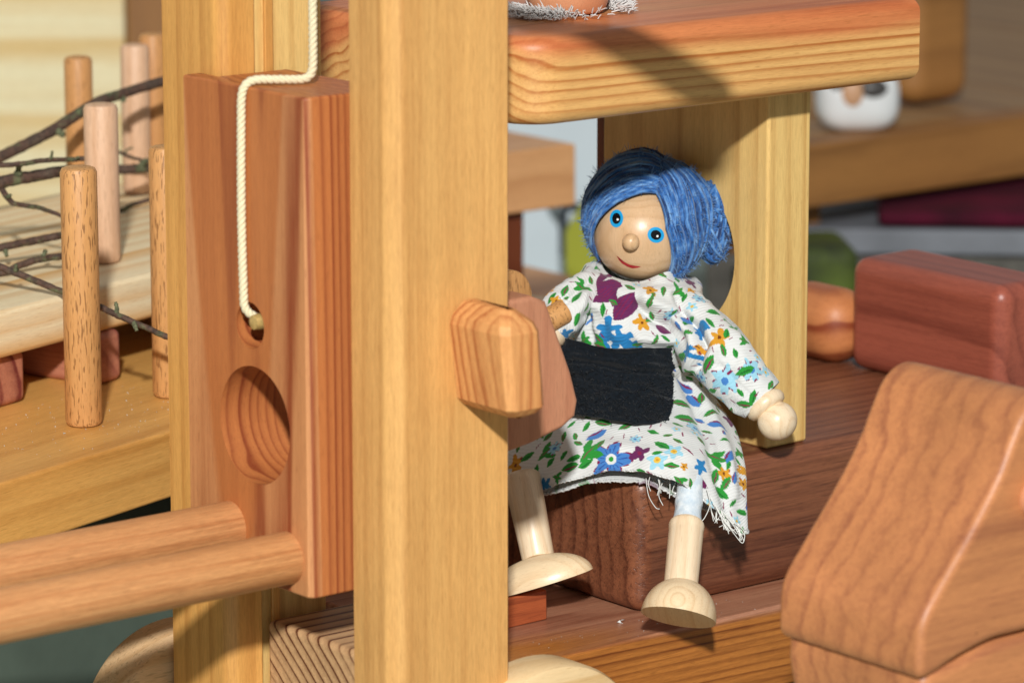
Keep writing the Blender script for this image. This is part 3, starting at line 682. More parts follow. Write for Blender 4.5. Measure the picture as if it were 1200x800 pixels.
# ------------------------------------------------------------------ the doll
H = at(752, 273, 102.6)
doll_base = veh(2.4, 3.1, 3.605)
doll = empty('wooden_doll', doll_base, 0, 'wooden doll with blue yarn hair and floral dress seated under the forklift roof', 'doll')
DB = doll_base
HR = 1.27
mh = lathe([(HR*math.sin(t), -HR*math.cos(t)) for t in np.linspace(0, math.pi, 49)], 72, 'z')
head = link('head', mh, M['head'], doll, H-DB)
VB = -VF
def hdir(px, py):                                   # direction from the head's centre to the face point seen at a pixel
    x = (px-752)/45.0; y = -(py-273)/45.0
    zz = math.sqrt(max(0.0, HR*HR-x*x-y*y))
    d = VR*x+VU*y+VB*zz
    return d/np.linalg.norm(d)
def decal(shapes, lift):
    """painted patches that follow the ball: list of (outline pixels, material index)"""
    mb = MB()
    for (pts, mi, l2) in shapes:
        P = [hdir(*p)*(HR+lift+l2) for p in pts]; c = np.mean(P, 0); c = c/np.linalg.norm(c)*(HR+lift+l2)
        n = len(P)
        mids = [(p+c)/2 for p in P]; mids = [m/np.linalg.norm(m)*(HR+lift+l2) for m in mids]
        V = P+mids+[c]; Fq = []
        for i in range(n):
            j2 = (i+1) % n
            Fq.append([i, j2, n+j2, n+i]); Fq.append([n+i, n+j2, 2*n])
        mb.add(V, Fq, mi)
    return mb.mesh()
def ell(cx, cy, rx, ry, rot, n=28):
    c, s = math.cos(rot), math.sin(rot)
    return [(cx+rx*math.cos(t)*c-ry*math.sin(t)*s, cy+rx*math.cos(t)*s+ry*math.sin(t)*c) for t in np.linspace(0, 2*math.pi, n, endpoint=False)]
for (ex, ey, rx, ry, ro) in ((721.3, 257.5, 7.6, 10.4, 0.05), (766.6, 276.8, 9.8, 9.0, 0.3)):
    link('eye', decal([(ell(ex, ey, rx, ry, ro), 0, 0.0), (ell(ex, ey, rx*0.63, ry*0.62, ro), 1, 0.006), (ell(ex+1.6, ey+1.4, 1.3, 1.3, 0), 2, 0.012)], 0.008),
         [M['eye_blue'], M['eye_black'], M['eye_white']], head)
up = [(721.5, 300), (726, 304.5), (731, 308), (737, 311), (743, 312.5), (750, 313)]
lo_ = [(746, 314.5), (740, 315), (734, 313), (728, 309.5), (724, 305)]
link('mouth', decal([(up+lo_, 0, 0)], 0.008), M['mouth'], head)
nd_ = hdir(738.5, 285)
bm = bmesh.new(); bmesh.ops.create_uvsphere(bm, u_segments=28, v_segments=18, radius=0.225)
link('nose', finish(bm), M['nose'], head, nd_*(HR+0.10)+VU*0.02)

# hair: yarn strands swept from a parting to a bun
hd = lambda x, y, z: VR*x+VU*y+VB*z
def unit(v): return v/np.linalg.norm(v)
hair_mb = MB(); ply = []
def strand(D, Rr, rad, ns=6, twist=True):
    P = np.array([d*r for d, r in zip(D, Rr)])
    V, Fq = tube_np(P, rad, ns, rng.uniform(0, 6), caps=False)
    hair_mb.add(V, Fq)
    n = len(P); s = np.cumsum(np.concatenate([[0], np.linalg.norm(np.diff(P, axis=0), axis=1)]))
    k = np.arange(ns)[None, :]/ns; ph = rng.uniform(0, 1); tone = rng.uniform(-0.30, 0.30)
    ply.append((0.5+0.42*np.sin(2*math.pi*(k+s[:, None]/0.17+ph))+tone).reshape(-1))
def lift_at(D):
    D = np.asarray(D); x, y, f = D@VR, D@VU, D@VB
    g = np.interp(np.degrees(np.arctan2(y, x)), [-180, -90, -40, 0, 35, 60, 85, 110, 130, 160, 180], [0, 0, 0.06, 0.25, 0.5, 0.56, 0.62, 0.48, 0.30, 0.08, 0])
    return g*np.clip((0.78-f)/0.78, 0, 1)
def slerp(a, b, t):
    w_ = math.acos(max(-1, min(1, float(np.dot(a, b)))))
    return (a*math.sin((1-t)*w_)+b*math.sin(t*w_))/math.sin(w_) if w_ > 1e-4 else a
def hpx(px, py, back=False):
    x = (px-752)/45.0/1.40; y = -(py-273)/45.0/1.40; z = math.sqrt(max(0.02, 1-x*x-y*y))
    return unit(hd(x, y, -z if back else z))
part = [hpx(769, 226), hpx(771, 208), hpx(775, 196), unit(hd(0.33, 0.93, -0.05)), unit(hd(0.36, 0.80, -0.48)), unit(hd(0.36, 0.5, -0.8))]
endL = [unit(hd(-0.955, -0.10, 0.26)), unit(hd(-0.99, 0.08, 0.0)), unit(hd(-0.93, 0.2, -0.32)), unit(hd(-0.80, 0.30, -0.6)), unit(hd(-0.5, 0.40, -0.85)), unit(hd(-0.15, 0.35, -0.95))]
endL2 = [unit(hd(-0.85, -0.5, -0.2)), unit(hd(-0.85, -0.35, -0.45)), unit(hd(-0.75, -0.2, -0.7)), unit(hd(-0.5, -0.05, -0.9)), unit(hd(-0.2, 0.0, -1)), unit(hd(0.1, 0.1, -1))]
endR = [hpx(787, 332), hpx(805, 330), hpx(822, 318), unit(hd(0.93, -0.55, 0.1)), unit(hd(0.95, -0.3, -0.4)), unit(hd(0.7, -0.1, -0.8))]
midR = [hpx(780, 270), hpx(797, 262), hpx(812, 250), unit(hd(0.93, 0.30, 0.18)), unit(hd(0.88, 0.25, -0.42)), unit(hd(0.6, 0.25, -0.8))]
def lerp_list(L, s):
    x = s*(len(L)-1); i = min(int(x), len(L)-2); return slerp(L[i], L[i+1], x-i)
TT = np.linspace(0, 1, 15)
def lay(s, side, base, rad):
    s = min(max(s, 0), 1)
    p0 = unit(lerp_list(part, s)+rng.normal(0, 0.010, 3))
    if side < 0:
        p1 = unit(lerp_list(endL, s)+rng.normal(0, 0.015, 3)); p2 = unit(lerp_list(endL2, s)+rng.normal(0, 0.02, 3))
        D = [slerp(p0, p1, t*1.25) if t <= 0.8 else slerp(p1, p2, (t-0.8)/0.2) for t in TT]
    else:
        p1 = unit(lerp_list(midR, s)+rng.normal(0, 0.012, 3)); p2 = unit(lerp_list(endR, s)+rng.normal(0, 0.02, 3))
        D = [slerp(slerp(p0, p1, min(1, 2*t)), slerp(p1, p2, max(0, 2*t-1)), t) for t in TT]
    prof_ = base+0.11*np.sin(np.pi*np.clip(TT*1.05, 0, 1))+rng.normal(0, 0.012)
    prof_ = prof_+np.interp(TT, [0, 0.12, 1], [-0.07, 0, -0.05])+lift_at(D)
    strand(D, prof_, rad)
for side, cnt in ((-1, 380), (1, 420)):
    for k in range(cnt):
        s = rng.uniform(0, 1) if k > 70 else rng.uniform(0, 0.45)
        if k < 8: s = 0.0
        lay(s, side, HR+0.06+0.22*rng.uniform(0, 1)*min(1, 0.25+s*2.2 if side < 0 else 0.5+s*3), rng.uniform(0.034, 0.052))
# bun at the right: loops of yarn
bc = hd((836-752)/45.0, -(257-273)/45.0, -0.30)
for k in range(330):
    n_ = unit(hd(0.35, 0.1, 0.5)+rng.normal(0, 0.45, 3)); e1 = unit(np.cross(n_, unit(rng.normal(0, 1, 3)))); e2 = np.cross(n_, e1)
    t0 = rng.uniform(0, 6.28); th = np.linspace(t0, t0+rng.uniform(2.0, 4.2), 13)
    rr = rng.uniform(0.34, 0.62)
    P = bc+n_*rng.uniform(-0.25, 0.30)+rr*(np.cos(th)[:, None]*e1+np.sin(th)[:, None]*e2)
    Pv = np.stack([P@VR, P@VU, P@VB], 1); Pc = np.array([bc@VR, bc@VU, bc@VB])
    Pv = Pc+(Pv-Pc)*np.array([0.78, 1.75, 1.0]); P = Pv[:, :1]*VR+Pv[:, 1:2]*VU+Pv[:, 2:]*VB
    nn = np.linalg.norm(P, axis=1); strand(P/nn[:, None], nn, rng.uniform(0.034, 0.05))
# tail tucked under towards the nape
for k in range(60):
    a_ = unit(hd(0.80+rng.normal(0, .06), -0.35+rng.normal(0, .12), 0.35)); b2 = unit(hd(0.55, -0.85, 0.15)+rng.normal(0, 0.06, 3))
    D = [slerp(a_, b2, t) for t in TT]; strand(D, HR+0.12+0.15*np.sin(np.pi*TT), rng.uniform(0.035, 0.05))
# fine fuzz
nf0 = hair_mb.n
for k in range(5200):
    src = hair_mb.V[int(rng.integers(0, 1150))]; q = src[int(rng.integers(0, len(src)))]
    d = unit(rng.normal(0, 1, 3))*0.12+unit(q)*0.10
    P = np.array([q, q+d*0.55, q+d+rng.normal(0, 0.03, 3)])
    V, Fq = tube_np(P, [0.008, 0.007, 0.004], 3, caps=False); hair_mb.add(V, Fq); ply.append(np.full(len(V), rng.uniform(0.5, 1.0)))
# under-layer so no wood shows between strands
n_u, n_v = 48, 40
capV = []; 
mh_ = hair_mb.mesh()
att = mh_.attributes.new('Ply', 'FLOAT', 'POINT'); att.data.foreach_set('value', np.concatenate(ply).astype(np.float32))
hair = link('hair', mh_, M['yarn'], head)
bm = bmesh.new(); bmesh.ops.create_uvsphere(bm, u_segments=56, v_segments=36, radius=HR+0.05)
kill = []
nL = [unit(np.cross(part[0], endL[0]))]; nRv = unit(np.cross(part[0], hpx(785, 300)))
for v in bm.verts:
    d = unit(np.array(v.co)); f_ = d@VB; v.co = Vector(d*(HR+0.05+lift_at(d[None])[0]*0.9))
    inface = (d@nL[0] > -0.05) and (d@nRv < 0.05) and f_ > -0.3
    low = (d@VU) < -0.55 and f_ > -0.2
    if inface or low: kill.append(v)
bmesh.ops.delete(bm, geom=kill, context='VERTS')
link('hair_underlayer', finish(bm), M['yarn'], head)

# ---- dress --------------------------------------------------------------------------
def cr(P, n, closed, axis):
    """Catmull-Rom resampling of a control grid along one axis to n samples"""
    P = np.moveaxis(np.asarray(P, float), axis, 0); N = P.shape[0]
    x = np.arange(n)*(N/n) if closed else np.linspace(0, N-1, n)
    i = np.floor(x).astype(int); 
    if not closed: i = np.minimum(i, N-2)
    t = (x-i)[(...,)+(None,)*(P.ndim-1)]
    g = (lambda k: P[(i+k) % N]) if closed else (lambda k: P[np.clip(i+k, 0, N-1)])
    p0, p1, p2, p3 = g(-1), g(0), g(1), g(2)
    if not closed:
        p0 = np.where((i == 0)[(...,)+(None,)*(P.ndim-1)], 2*p1-p2, p0); p3 = np.where((i == N-2)[(...,)+(None,)*(P.ndim-1)], 2*p2-p1, p3)
    o = 0.5*(2*p1+(-p0+p2)*t+(2*p0-5*p1+4*p2-p3)*t*t+(-p0+3*p1-3*p2+p3)*t**3)
    return np.moveaxis(o, 0, axis)
def to_px(P):
    d = P-CAM; z = d@VF
    return np.stack([600+F_PX*(d@VR)/z, 400-F_PX*(d@VU)/z], -1)
def vnoise(u, v, seed, fu, fv):
    """smooth value noise on arrays"""
    r = np.random.default_rng(seed); T = r.uniform(-1, 1, (64, 64))
    x, y = u*fu+13.1, v*fv+7.7; i, j = np.floor(x).astype(int), np.floor(y).astype(int); a, b = x-i, y-j
    a, b = a*a*(3-2*a), b*b*(3-2*b)
    g = lambda p, q: T[(i+p) % 64, (j+q) % 64]
    return (g(0, 0)*(1-a)+g(1, 0)*a)*(1-b)+(g(0, 1)*(1-a)+g(1, 1)*a)*b
C_ = {k: np.array(lin(v)[:3]) for k, v in dict(white='#EAECEA', green='#2F9A3A', dgreen='#1F6F2C', purple='#6E2A5E', wine='#8A2250', blue='#2C86C4', mid='#4A86CE', deep='#2B4FA0', sky='#A6DDF0', orange='#E0A030', brown='#7A4018', yellow='#F0C850').items()}
def paint(P, du, dv, marks, seed, fill, guard, front):
    """print flowers on a cloth grid. P: (n,m,3); du, dv: cm per cell along/around; marks: (kind, px, py, size, turn)"""
    n, m = P.shape[:2]
    col = np.broadcast_to(C_['white'], (n, m, 3)).copy()
    r = np.random.default_rng(seed)
    px = to_px(P)
    U = np.cumsum(np.concatenate([np.zeros((1, m)), np.linalg.norm(np.diff(P, axis=0), axis=2)], 0), 0)
    V = np.cumsum(np.concatenate([np.zeros((n, 1)), np.linalg.norm(np.diff(P, axis=1), axis=2)], 1), 1)
    I, J = np.meshgrid(np.arange(n), np.arange(m), indexing='ij')
    used = []
    jit = vnoise(U, V, seed+5, 9, 9)*0.018
    def put(kind, i0, j0, s, rot):
        R = 1.6*s+0.1
        cu = max(np.median(np.linalg.norm(np.diff(P, axis=0), axis=2)[max(0, i0-5):i0+5, j0]), 1e-3) if n > 1 else 1
        cv = max(np.median(np.linalg.norm(np.diff(P, axis=1), axis=2)[min(i0, n-1), max(0, j0-5):j0+5]), 1e-3)
        a0, a1 = max(0, int(i0-R/cu)), min(n, int(i0+R/cu)+1); b0, b1 = max(0, int(j0-R/cv)), min(m, int(j0+R/cv)+1)
        if a1-a0 < 1 or b1-b0 < 1: return
        # local flat coordinates measured on the cloth
        T1 = P[min(i0+2, n-1), j0]-P[max(i0-2, 0), j0]; T2 = P[i0, min(j0+2, m-1)]-P[i0, max(j0-2, 0)]
        nn = np.cross(T1, T2); nn /= np.linalg.norm(nn)+1e-9
        ex = VR-nn*(VR@nn); ex /= np.linalg.norm(ex)+1e-9; ey = np.cross(nn, ex)
        if ey@VU < 0: ey = -ey
        D = P[a0:a1, b0:b1]-P[i0, j0]
        x, y = D@ex, D@ey; far = np.abs(D@nn) > 0.9
        c, si = math.cos(rot), math.sin(rot)
        x, y = (x*c+y*si)/s, (-x*si+y*c)/s
        x = x+jit[a0:a1, b0:b1]/s; y = y+jit[a0:a1, b0:b1]/s*0.8
        W = col[a0:a1, b0:b1]
        def fillm(mask, cname): W[mask & ~far] = C_[cname]
        lf = lambda x, y, l, w_: (np.abs(x) < l) & (np.abs(y) < w_*(1-(x/l)**2))
        rr = np.hypot(x, y); th = np.arctan2(y, x)
        if kind == 'leaf':
            fillm(lf(x, y, 1, 0.42), 'green'); fillm(lf(x, y+0.12, 0.8, 0.09), 'wine' if r.random() < 0.55 else 'dgreen')
        elif kind == 'leaf2':
            fillm(lf(x, y, 1, 0.34), 'green'); fillm(lf((x-0.2)*0.7+(y-0.5)*0.7, -(x-0.2)*0.7+(y-0.5)*0.7, 0.75, 0.3), 'green'); fillm(lf((x-0.2)*0.7-(y+0.5)*0.7, (x-0.2)*0.7+(y+0.5)*0.7, 0.75, 0.3), 'green')
            fillm(lf(x, y-0.05, 0.7, 0.05), 'wine')
        elif kind in ('purple', 'blue', 'cblue', 'orange', 'sky'):
            npet = {'purple': 4, 'blue': 5, 'cblue': 5, 'orange': 5, 'sky': 6}[kind]
            pet = 0.72+0.22*np.cos(npet*th+r.uniform(0, 6))+0.10*np.cos(2*th+r.uniform(0, 6))+0.05*np.cos(9*th)
            if kind == 'sky':
                pet = 0.80+0.16*np.cos(npet*th)+0.08*np.cos(11*th+1)
            base = {'purple': 'purple', 'blue': 'mid', 'cblue': 'blue', 'orange': 'orange', 'sky': 'sky'}[kind]
            fillm(rr < pet, base)
            if kind == 'purple':
                fillm((rr < 0.18), 'wine')
            if kind == 'blue':
                dash = (np.abs(rr-pet) < 0.055) & (np.sin(th*17+rr*3) > -0.2)
                fillm(dash, 'wine'); fillm(rr < 0.24, 'white'); fillm(rr < 0.11, 'green')
                fillm((rr > 0.3) & (rr < 0.75*pet) & (np.sin(npet*3*th) > 0.75), 'deep')
            if kind == 'sky':
                dash = (np.abs(rr-pet*0.95) < 0.07) & (np.sin(th*9+2) > 0.25)
                fillm(dash, 'wine'); fillm(rr < 0.24, 'mid'); fillm((np.hypot(x-0.35, y-0.35) < 0.1), 'wine')
            if kind == 'orange': fillm(rr < 0.16, 'brown'); fillm((np.hypot(x-0.7, y-0.2) < 0.12), 'wine')
        elif kind == 'blob': fillm(lf(x, y, 1, 0.62), 'purple'); fillm(lf(x, y-0.1, 0.9, 0.5) & (np.sin(y*26) > 0.72), 'wine')
        elif kind == 'bud': fillm(lf(x, y, 1, 0.5), 'mid'); fillm(lf(x, y-0.3, 0.8, 0.12), 'wine')
        elif kind == 'dash': fillm(lf(x, y, 1, 0.16), 'wine')
        elif kind == 'star': fillm(rr < 0.75+0.2*np.cos(5*th), 'sky'); fillm(rr < 0.3, 'yellow'); fillm(rr < 0.14, 'orange')
        used.append((i0, j0, s))
    for (kind, mx, my, s, rot) in marks:
        d = np.hypot(px[..., 0]-mx, px[..., 1]-my); d = np.where(front, d, 1e9)
        i0, j0 = np.unravel_index(np.argmin(d), d.shape)
        if d[i0, j0] < 12: put(kind, int(i0), int(j0), s, rot)
    # the unseen rest gets the same kinds at random
    kinds = ['leaf', 'leaf', 'leaf2', 'leaf', 'orange', 'cblue', 'sky', 'purple', 'bud', 'dash', 'star', 'leaf', 'dash']
    tries = 0; placed = 0
    while placed < fill and tries < fill*30:
        tries += 1
        i0, j0 = int(r.integers(0, n)), int(r.integers(0, m)); k = kinds[int(r.integers(0, len(kinds)))]
        s = {'leaf': 0.17, 'leaf2': 0.2, 'orange': 0.2, 'cblue': 0.24, 'sky': 0.3, 'purple': 0.3, 'bud': 0.16, 'dash': 0.11, 'star': 0.15}[k]*r.uniform(0.85, 1.15)
        if any(np.linalg.norm(P[i0, j0]-P[a, b]) < guard*(s+q)+0.04 for a, b, q in used): continue
        put(k, i0, j0, s, r.uniform(0, 6.28)); placed += 1
    return col
def grid_obj(name, P, closed, col, mat, parent, thick=0.035, rev=False):
    """a cloth sheet with real thickness; P (rows n, columns m)"""
    n, m = P.shape[:2]
    du = np.roll(P, -1, 1)-np.roll(P, 1, 1) if closed else np.gradient(P, axis=1)
    dv = np.gradient(P, axis=0); N = np.cross(dv, du); N /= np.linalg.norm(N, axis=2)[..., None]+1e-9
    if rev: N = -N
    Q = P-N*thick
    V = np.concatenate([P.reshape(-1, 3), Q.reshape(-1, 3)]); nm = n*m
    mm = m if closed else m-1
    i = np.arange(n-1)[:, None]; j = np.arange(mm)[None, :]; j2 = (j+1) % m
    f = np.stack([i*m+j, i*m+j2, (i+1)*m+j2, (i+1)*m+j], -1).reshape(-1, 4)
    fi = f[:, ::-1]+nm
    rim = []
    for row in (0, n-1):
        jj = np.arange(mm); a = row*m+jj; b = row*m+(jj+1) % m
        q = np.stack([a, b, b+nm, a+nm], -1); rim.append(q if row else q[:, ::-1])
    if not closed:
        for c in (0, m-1):
            ii = np.arange(n-1); a = ii*m+c; b = (ii+1)*m+c; rim.append(np.stack([a, b, b+nm, a+nm], -1))
    Fa = np.concatenate([f, fi]+rim).astype(np.int32)
    me = bpy.data.meshes.new('mesh')
    me.vertices.add(len(V)); me.vertices.foreach_set('co', (V*CM).astype(np.float32).ravel())
    me.loops.add(Fa.size); me.loops.foreach_set('vertex_index', Fa.ravel())
    me.polygons.add(len(Fa)); me.polygons.foreach_set('loop_start', np.arange(len(Fa), dtype=np.int32)*4); me.polygons.foreach_set('loop_total', np.full(len(Fa), 4, np.int32))
    me.update(calc_edges=True); me.validate()
    U = np.cumsum(np.concatenate([np.zeros((1, m)), np.linalg.norm(np.diff(P, axis=0), axis=2)], 0), 0)
    Vv = np.cumsum(np.concatenate([np.zeros((n, 1)), np.linalg.norm(np.diff(P, axis=1), axis=2)], 1), 1)
    uv = np.stack([Vv, U], -1).reshape(-1, 2); uv = np.concatenate([uv, uv])
    ul = me.uv_layers.new(name='Cloth'); li = np.zeros(len(me.loops), np.int32); me.loops.foreach_get('vertex_index', li)
    ul.data.foreach_set('uv', uv[li].astype(np.float32).ravel())
    if col is not None:
        ca = me.color_attributes.new('Print', 'FLOAT_COLOR', 'POINT')
        c4 = np.ones((2*nm, 4), np.float32); c4[:nm, :3] = col.reshape(-1, 3); c4[nm:, :3] = col.reshape(-1, 3)*0.55+np.array([0.36, 0.36, 0.35])
        ca.data.foreach_set('color', c4.ravel())
    me.shade_smooth()
    return link(name, me, mat, parent)

def ctrl(rows): return np.array([[at(*p) for p in r] for r in rows])
def normals(P, closed=True):
    du = np.roll(P, -1, 1)-np.roll(P, 1, 1) if closed else np.gradient(P, axis=1)
    N = np.cross(np.gradient(P, axis=0), du); return N/(np.linalg.norm(N, axis=2)[..., None]+1e-9)

# bodice: rows neck > waist, columns round the body from the left side over the front
bod = ctrl([
    [(706, 309, 102.9), (719, 322, 102.0), (748, 327, 101.9), (780, 322, 102.0), (798, 318, 102.9), (786, 312, 103.6), (750, 308, 103.8), (715, 306, 103.6)],
    [(690, 311, 102.9), (708, 332, 101.6), (747, 344, 101.2), (792, 337, 101.6), (818, 334, 102.8), (808, 328, 103.6), (748, 322, 103.8), (698, 312, 103.6)],
    [(672, 338, 102.9), (690, 358, 101.5), (738, 368, 101.1), (788, 366, 101.4), (818, 356, 102.6), (808, 352, 103.5), (745, 350, 103.7), (684, 338, 103.6)],
    [(666, 380, 102.8), (688, 390, 101.5), (735, 396, 101.1), (785, 396, 101.4), (806, 392, 102.5), (798, 388, 103.4), (740, 385, 103.6), (678, 378, 103.4)],
    [(670, 432, 102.8), (690, 440, 101.8), (730, 444, 101.5), (768, 444, 101.7), (794, 434, 102.6), (785, 428, 103.3), (735, 424, 103.5), (684, 424, 103.3)]])
PB = cr(cr(bod, 190, False, 0), 420, True, 1)
n, m = PB.shape[:2]; uu, vv = np.meshgrid(np.linspace(0, 1, n), np.linspace(0, 1, m, endpoint=False), indexing='ij')
N = -normals(PB)
if ((N[60, 105])@VB) < 0: N = -N
def bell(x, c, w_): return np.exp(-((x-c)/w_)**2)
pxB = to_px(PB)
def fold(px, line, width, depth, fade=1.0):
    """crease along a polyline of pixels, measured on the cloth as seen"""
    d = np.full(px.shape[:2], 1e9)
    for (x0, y0), (x1, y1) in zip(line[:-1], line[1:]):
        ux, uy = x1-x0, y1-y0; L2 = ux*ux+uy*uy
        t = np.clip(((px[..., 0]-x0)*ux+(px[..., 1]-y0)*uy)/L2, 0, 1)
        d = np.minimum(d, np.hypot(px[..., 0]-x0-t*ux, px[..., 1]-y0-t*uy))
    return depth*np.exp(-(d/width)**2)
frontB = (N@VB) > 0.05
disp = 0.05*vnoise(uu, vv, 3, 6, 9)+0.03*vnoise(uu, vv, 4, 14, 16)
fl = [([(748, 358), (770, 375), (795, 386), (812, 384)], 6, -0.16), ([(756, 352), (782, 362), (806, 366)], 8, 0.13), ([(690, 350), (712, 372), (722, 395)], 8, 0.07), ([(676, 355), (686, 375), (690, 400)], 5, -0.09),
      ([(715, 340), (720, 360), (708, 385)], 7, -0.05), ([(748, 395), (775, 398), (800, 400)], 7, 0.12), ([(792, 345), (800, 372), (806, 392)], 5, -0.10)]
for l, w_, d_ in fl: disp = disp+np.where(frontB, fold(pxB, l, w_, d_), 0)
PB = PB+N*(disp*1.5)[..., None]
marksB = [('blob', 702, 324, 0.44, 0.7), ('blob', 716, 334, 0.34, -0.4), ('blob', 706, 336, 0.36, 0.2), ('blob', 699, 334, 0.26, -0.6), ('blob', 712, 346, 0.36, 0.6), ('blob', 697, 350, 0.20, 0.2), ('blob', 731, 359, 0.44, 0.95), ('blob', 720, 352, 0.16, 1.2), ('leaf2', 682, 338, 0.24, 2.6), ('leaf', 675, 354, 0.24, 1.0),
          ('leaf', 706, 361, 0.18, 1.5), ('leaf', 719, 354, 0.14, -0.5), ('orange', 753, 378, 0.26, 0.4), ('orange', 762, 340, 0.24, 0.9), ('leaf', 761, 356, 0.20, 1.35), ('leaf', 778, 340, 0.18, 1.4), ('leaf2', 795, 341, 0.2, 0.5),
          ('cblue', 712, 387, 0.36, 0.3), ('cblue', 726, 399, 0.36, 1.1), ('cblue', 706, 400, 0.28, 0.1), ('cblue', 742, 405, 0.24, 0.4), ('leaf', 701, 396, 0.20, -0.5), ('leaf', 703, 405, 0.22, -0.3), ('leaf', 747, 404, 0.16, 0.2), ('blob', 777, 386, 0.26, 0.1), ('leaf', 780, 396, 0.15, -0.4), ('leaf', 768, 400, 0.14, 0.7),
          ('sky', 786, 369, 0.22, 0.3), ('leaf', 790, 366, 0.12, 0.4), ('leaf', 800, 358, 0.16, 0.9), ('leaf', 677, 374, 0.18, 1.1), ('leaf', 690, 358, 0.11, 0.4), ('dash', 711, 366, 0.1, 1.2), ('dash', 706, 393, 0.1, -0.8), ('cblue', 664, 392, 0.26, 1.2), ('dash', 676, 322, 0.1, 0.3), ('leaf', 672, 368, 0.14, 0.9)]
colB = paint(PB, 0, 0, marksB, 1, 140, 0.8, frontB)
dress = grid_obj('dress', PB-DB, True, colB, M['cotton'], doll)

# skirt
S36 = veh(0, 0, 0)
def seat(px, py, z):
    d = at(px, py, 1)-CAM; t = (veh(0, 0, z)[2]-CAM[2])/d[2]
    return t
sk = ctrl([
    [(664, 424, 102.9), (688, 432, 101.7), (728, 438, 101.4), (768, 437, 101.5), (798, 424, 102.6), (790, 418, 103.4), (735, 412, 103.6), (682, 414, 103.5)],
    [(645, 455, 102.7), (680, 464, 101.4), (728, 468, 100.9), (778, 466, 101.0), (824, 458, 102.2), (818, 450, 103.2), (735, 445, 103.6), (660, 445, 103.5)],
    [(615, 494, 102.3), (664, 498, 100.9), (728, 500, 100.1), (792, 500, 100.0), (850, 498, 101.3), (845, 494, 102.2), (735, 492, 102.4), (636, 484, 103.0)],
    [(592, 532, 101.8), (650, 530, 100.4), (728, 527, 99.45), (800, 530, 98.9), (864, 548, 99.9), (858, 546, 100.5), (738, 532, 100.5), (622, 522, 102.0)],
    [(580, 584, 101.5), (640, 572, 100.2), (726, 551, 99.15), (794, 566, 98.55), (871, 622, 99.1), (858, 612, 99.75), (738, 567, 99.38), (634, 582, 100.75)]])
PS = cr(cr(sk, 250, False, 0), 620, True, 1)
n, m = PS.shape[:2]; uu, vv = np.meshgrid(np.linspace(0, 1, n), np.linspace(0, 1, m, endpoint=False), indexing='ij')
N = normals(PS)
if N[125, 155]@VB < 0: N = -N
frontS = (N@VB) > 0.05
pxS = to_px(PS)
disp = (0.05*vnoise(uu, vv, 23, 3, 11)+0.03*vnoise(uu, vv, 24, 9, 22))*(0.4+uu)
fl = [([(800, 440), (815, 475), (832, 520), (846, 570), (856, 612)], 6, -0.13), ([(812, 445), (836, 490), (852, 530), (862, 580)], 6, 0.10), ([(775, 500), (800, 508), (830, 520)], 7, 0.06), ([(690, 505), (740, 512), (790, 530), (830, 560)], 9, -0.05),
      ([(826, 480), (842, 520), (852, 560)], 4, -0.08), ([(640, 535), (690, 525), (740, 520)], 9, 0.05)]
for l, w_, d_ in fl: disp = disp+np.where(frontS, fold(pxS, l, w_, d_), 0)
disp = disp+0.035*np.sin(vv*2*math.pi*13+2*uu)*uu**3+0.02*rng.normal(0, 1, (1, m))*(uu > 0.985)
PS = PS+N*disp[..., None]
marksS = [('blue', 716, 538, 0.62, 0.3), ('leaf2', 690, 530, 0.36, 0.7), ('leaf', 686, 543, 0.24, 0.35), ('leaf', 668, 547, 0.26, 0.2), ('leaf', 672, 537, 0.22, 0.1), ('leaf', 687, 500, 0.18, 1.0), ('leaf', 707, 495, 0.26, -0.5), ('leaf', 734, 499, 0.24, 0.5), ('bud', 699, 510, 0.30, 0.3), ('leaf', 703, 520, 0.22, 0.9),
          ('star', 770, 539, 0.30, 0.3), ('star', 790, 529, 0.28, 0.8), ('leaf', 776, 521, 0.26, -0.7), ('leaf', 770, 530, 0.16, 0.2), ('leaf', 782, 510, 0.14, 0.2), ('leaf', 787, 545, 0.20, -0.2), ('leaf', 765, 506, 0.18, -0.7), ('orange', 802, 546, 0.13, 0.2), ('sky', 745, 514, 0.18, 0.2), ('dash', 806, 527, 0.2, -0.7),
          ('bud', 800, 454, 0.30, -0.6), ('leaf', 798, 472, 0.34, 0.3), ('leaf', 805, 490, 0.40, 0.4), ('bud', 812, 470, 0.30, -1.0), ('leaf', 833, 483, 0.24, 0.6), ('leaf', 822, 466, 0.24, 1.5), ('bud', 841, 496, 0.28, -0.1), ('sky', 815, 502, 0.30, 0.2), ('leaf', 822, 516, 0.18, -0.7), ('dash', 828, 514, 0.1, 1.0), ('leaf2', 838, 536, 0.34, -0.2), ('leaf', 850, 515, 0.16, 0.3),
          ('leaf', 828, 506, 0.16, -0.2), ('bud', 856, 534, 0.26, 1.2), ('orange', 849, 554, 0.22, 0.3), ('leaf', 837, 560, 0.26, 1.3), ('leaf', 851, 566, 0.24, 1.0), ('leaf', 844, 578, 0.26, -0.6), ('blob', 822, 566, 0.2, -0.5), ('leaf', 854, 545, 0.14, 1.2), ('bud', 862, 560, 0.2, 1.4), ('dash', 788, 470, 0.12, 0.6), ('dash', 748, 503, 0.1, -1.2),
          ('orange', 604, 545, 0.34, 0.2), ('leaf2', 640, 530, 0.3, 0.3), ('sky', 650, 525, 0.24, 0.2), ('leaf', 645, 541, 0.18, 0.7), ('leaf', 618, 535, 0.24, 0.2), ('dash', 762, 500, 0.12, 1.2)]
colS = paint(PS, 0, 0, marksS, 2, 300, 0.8, frontS)
skirt = grid_obj('skirt', PS-DB, True, colS, M['cotton'], dress)

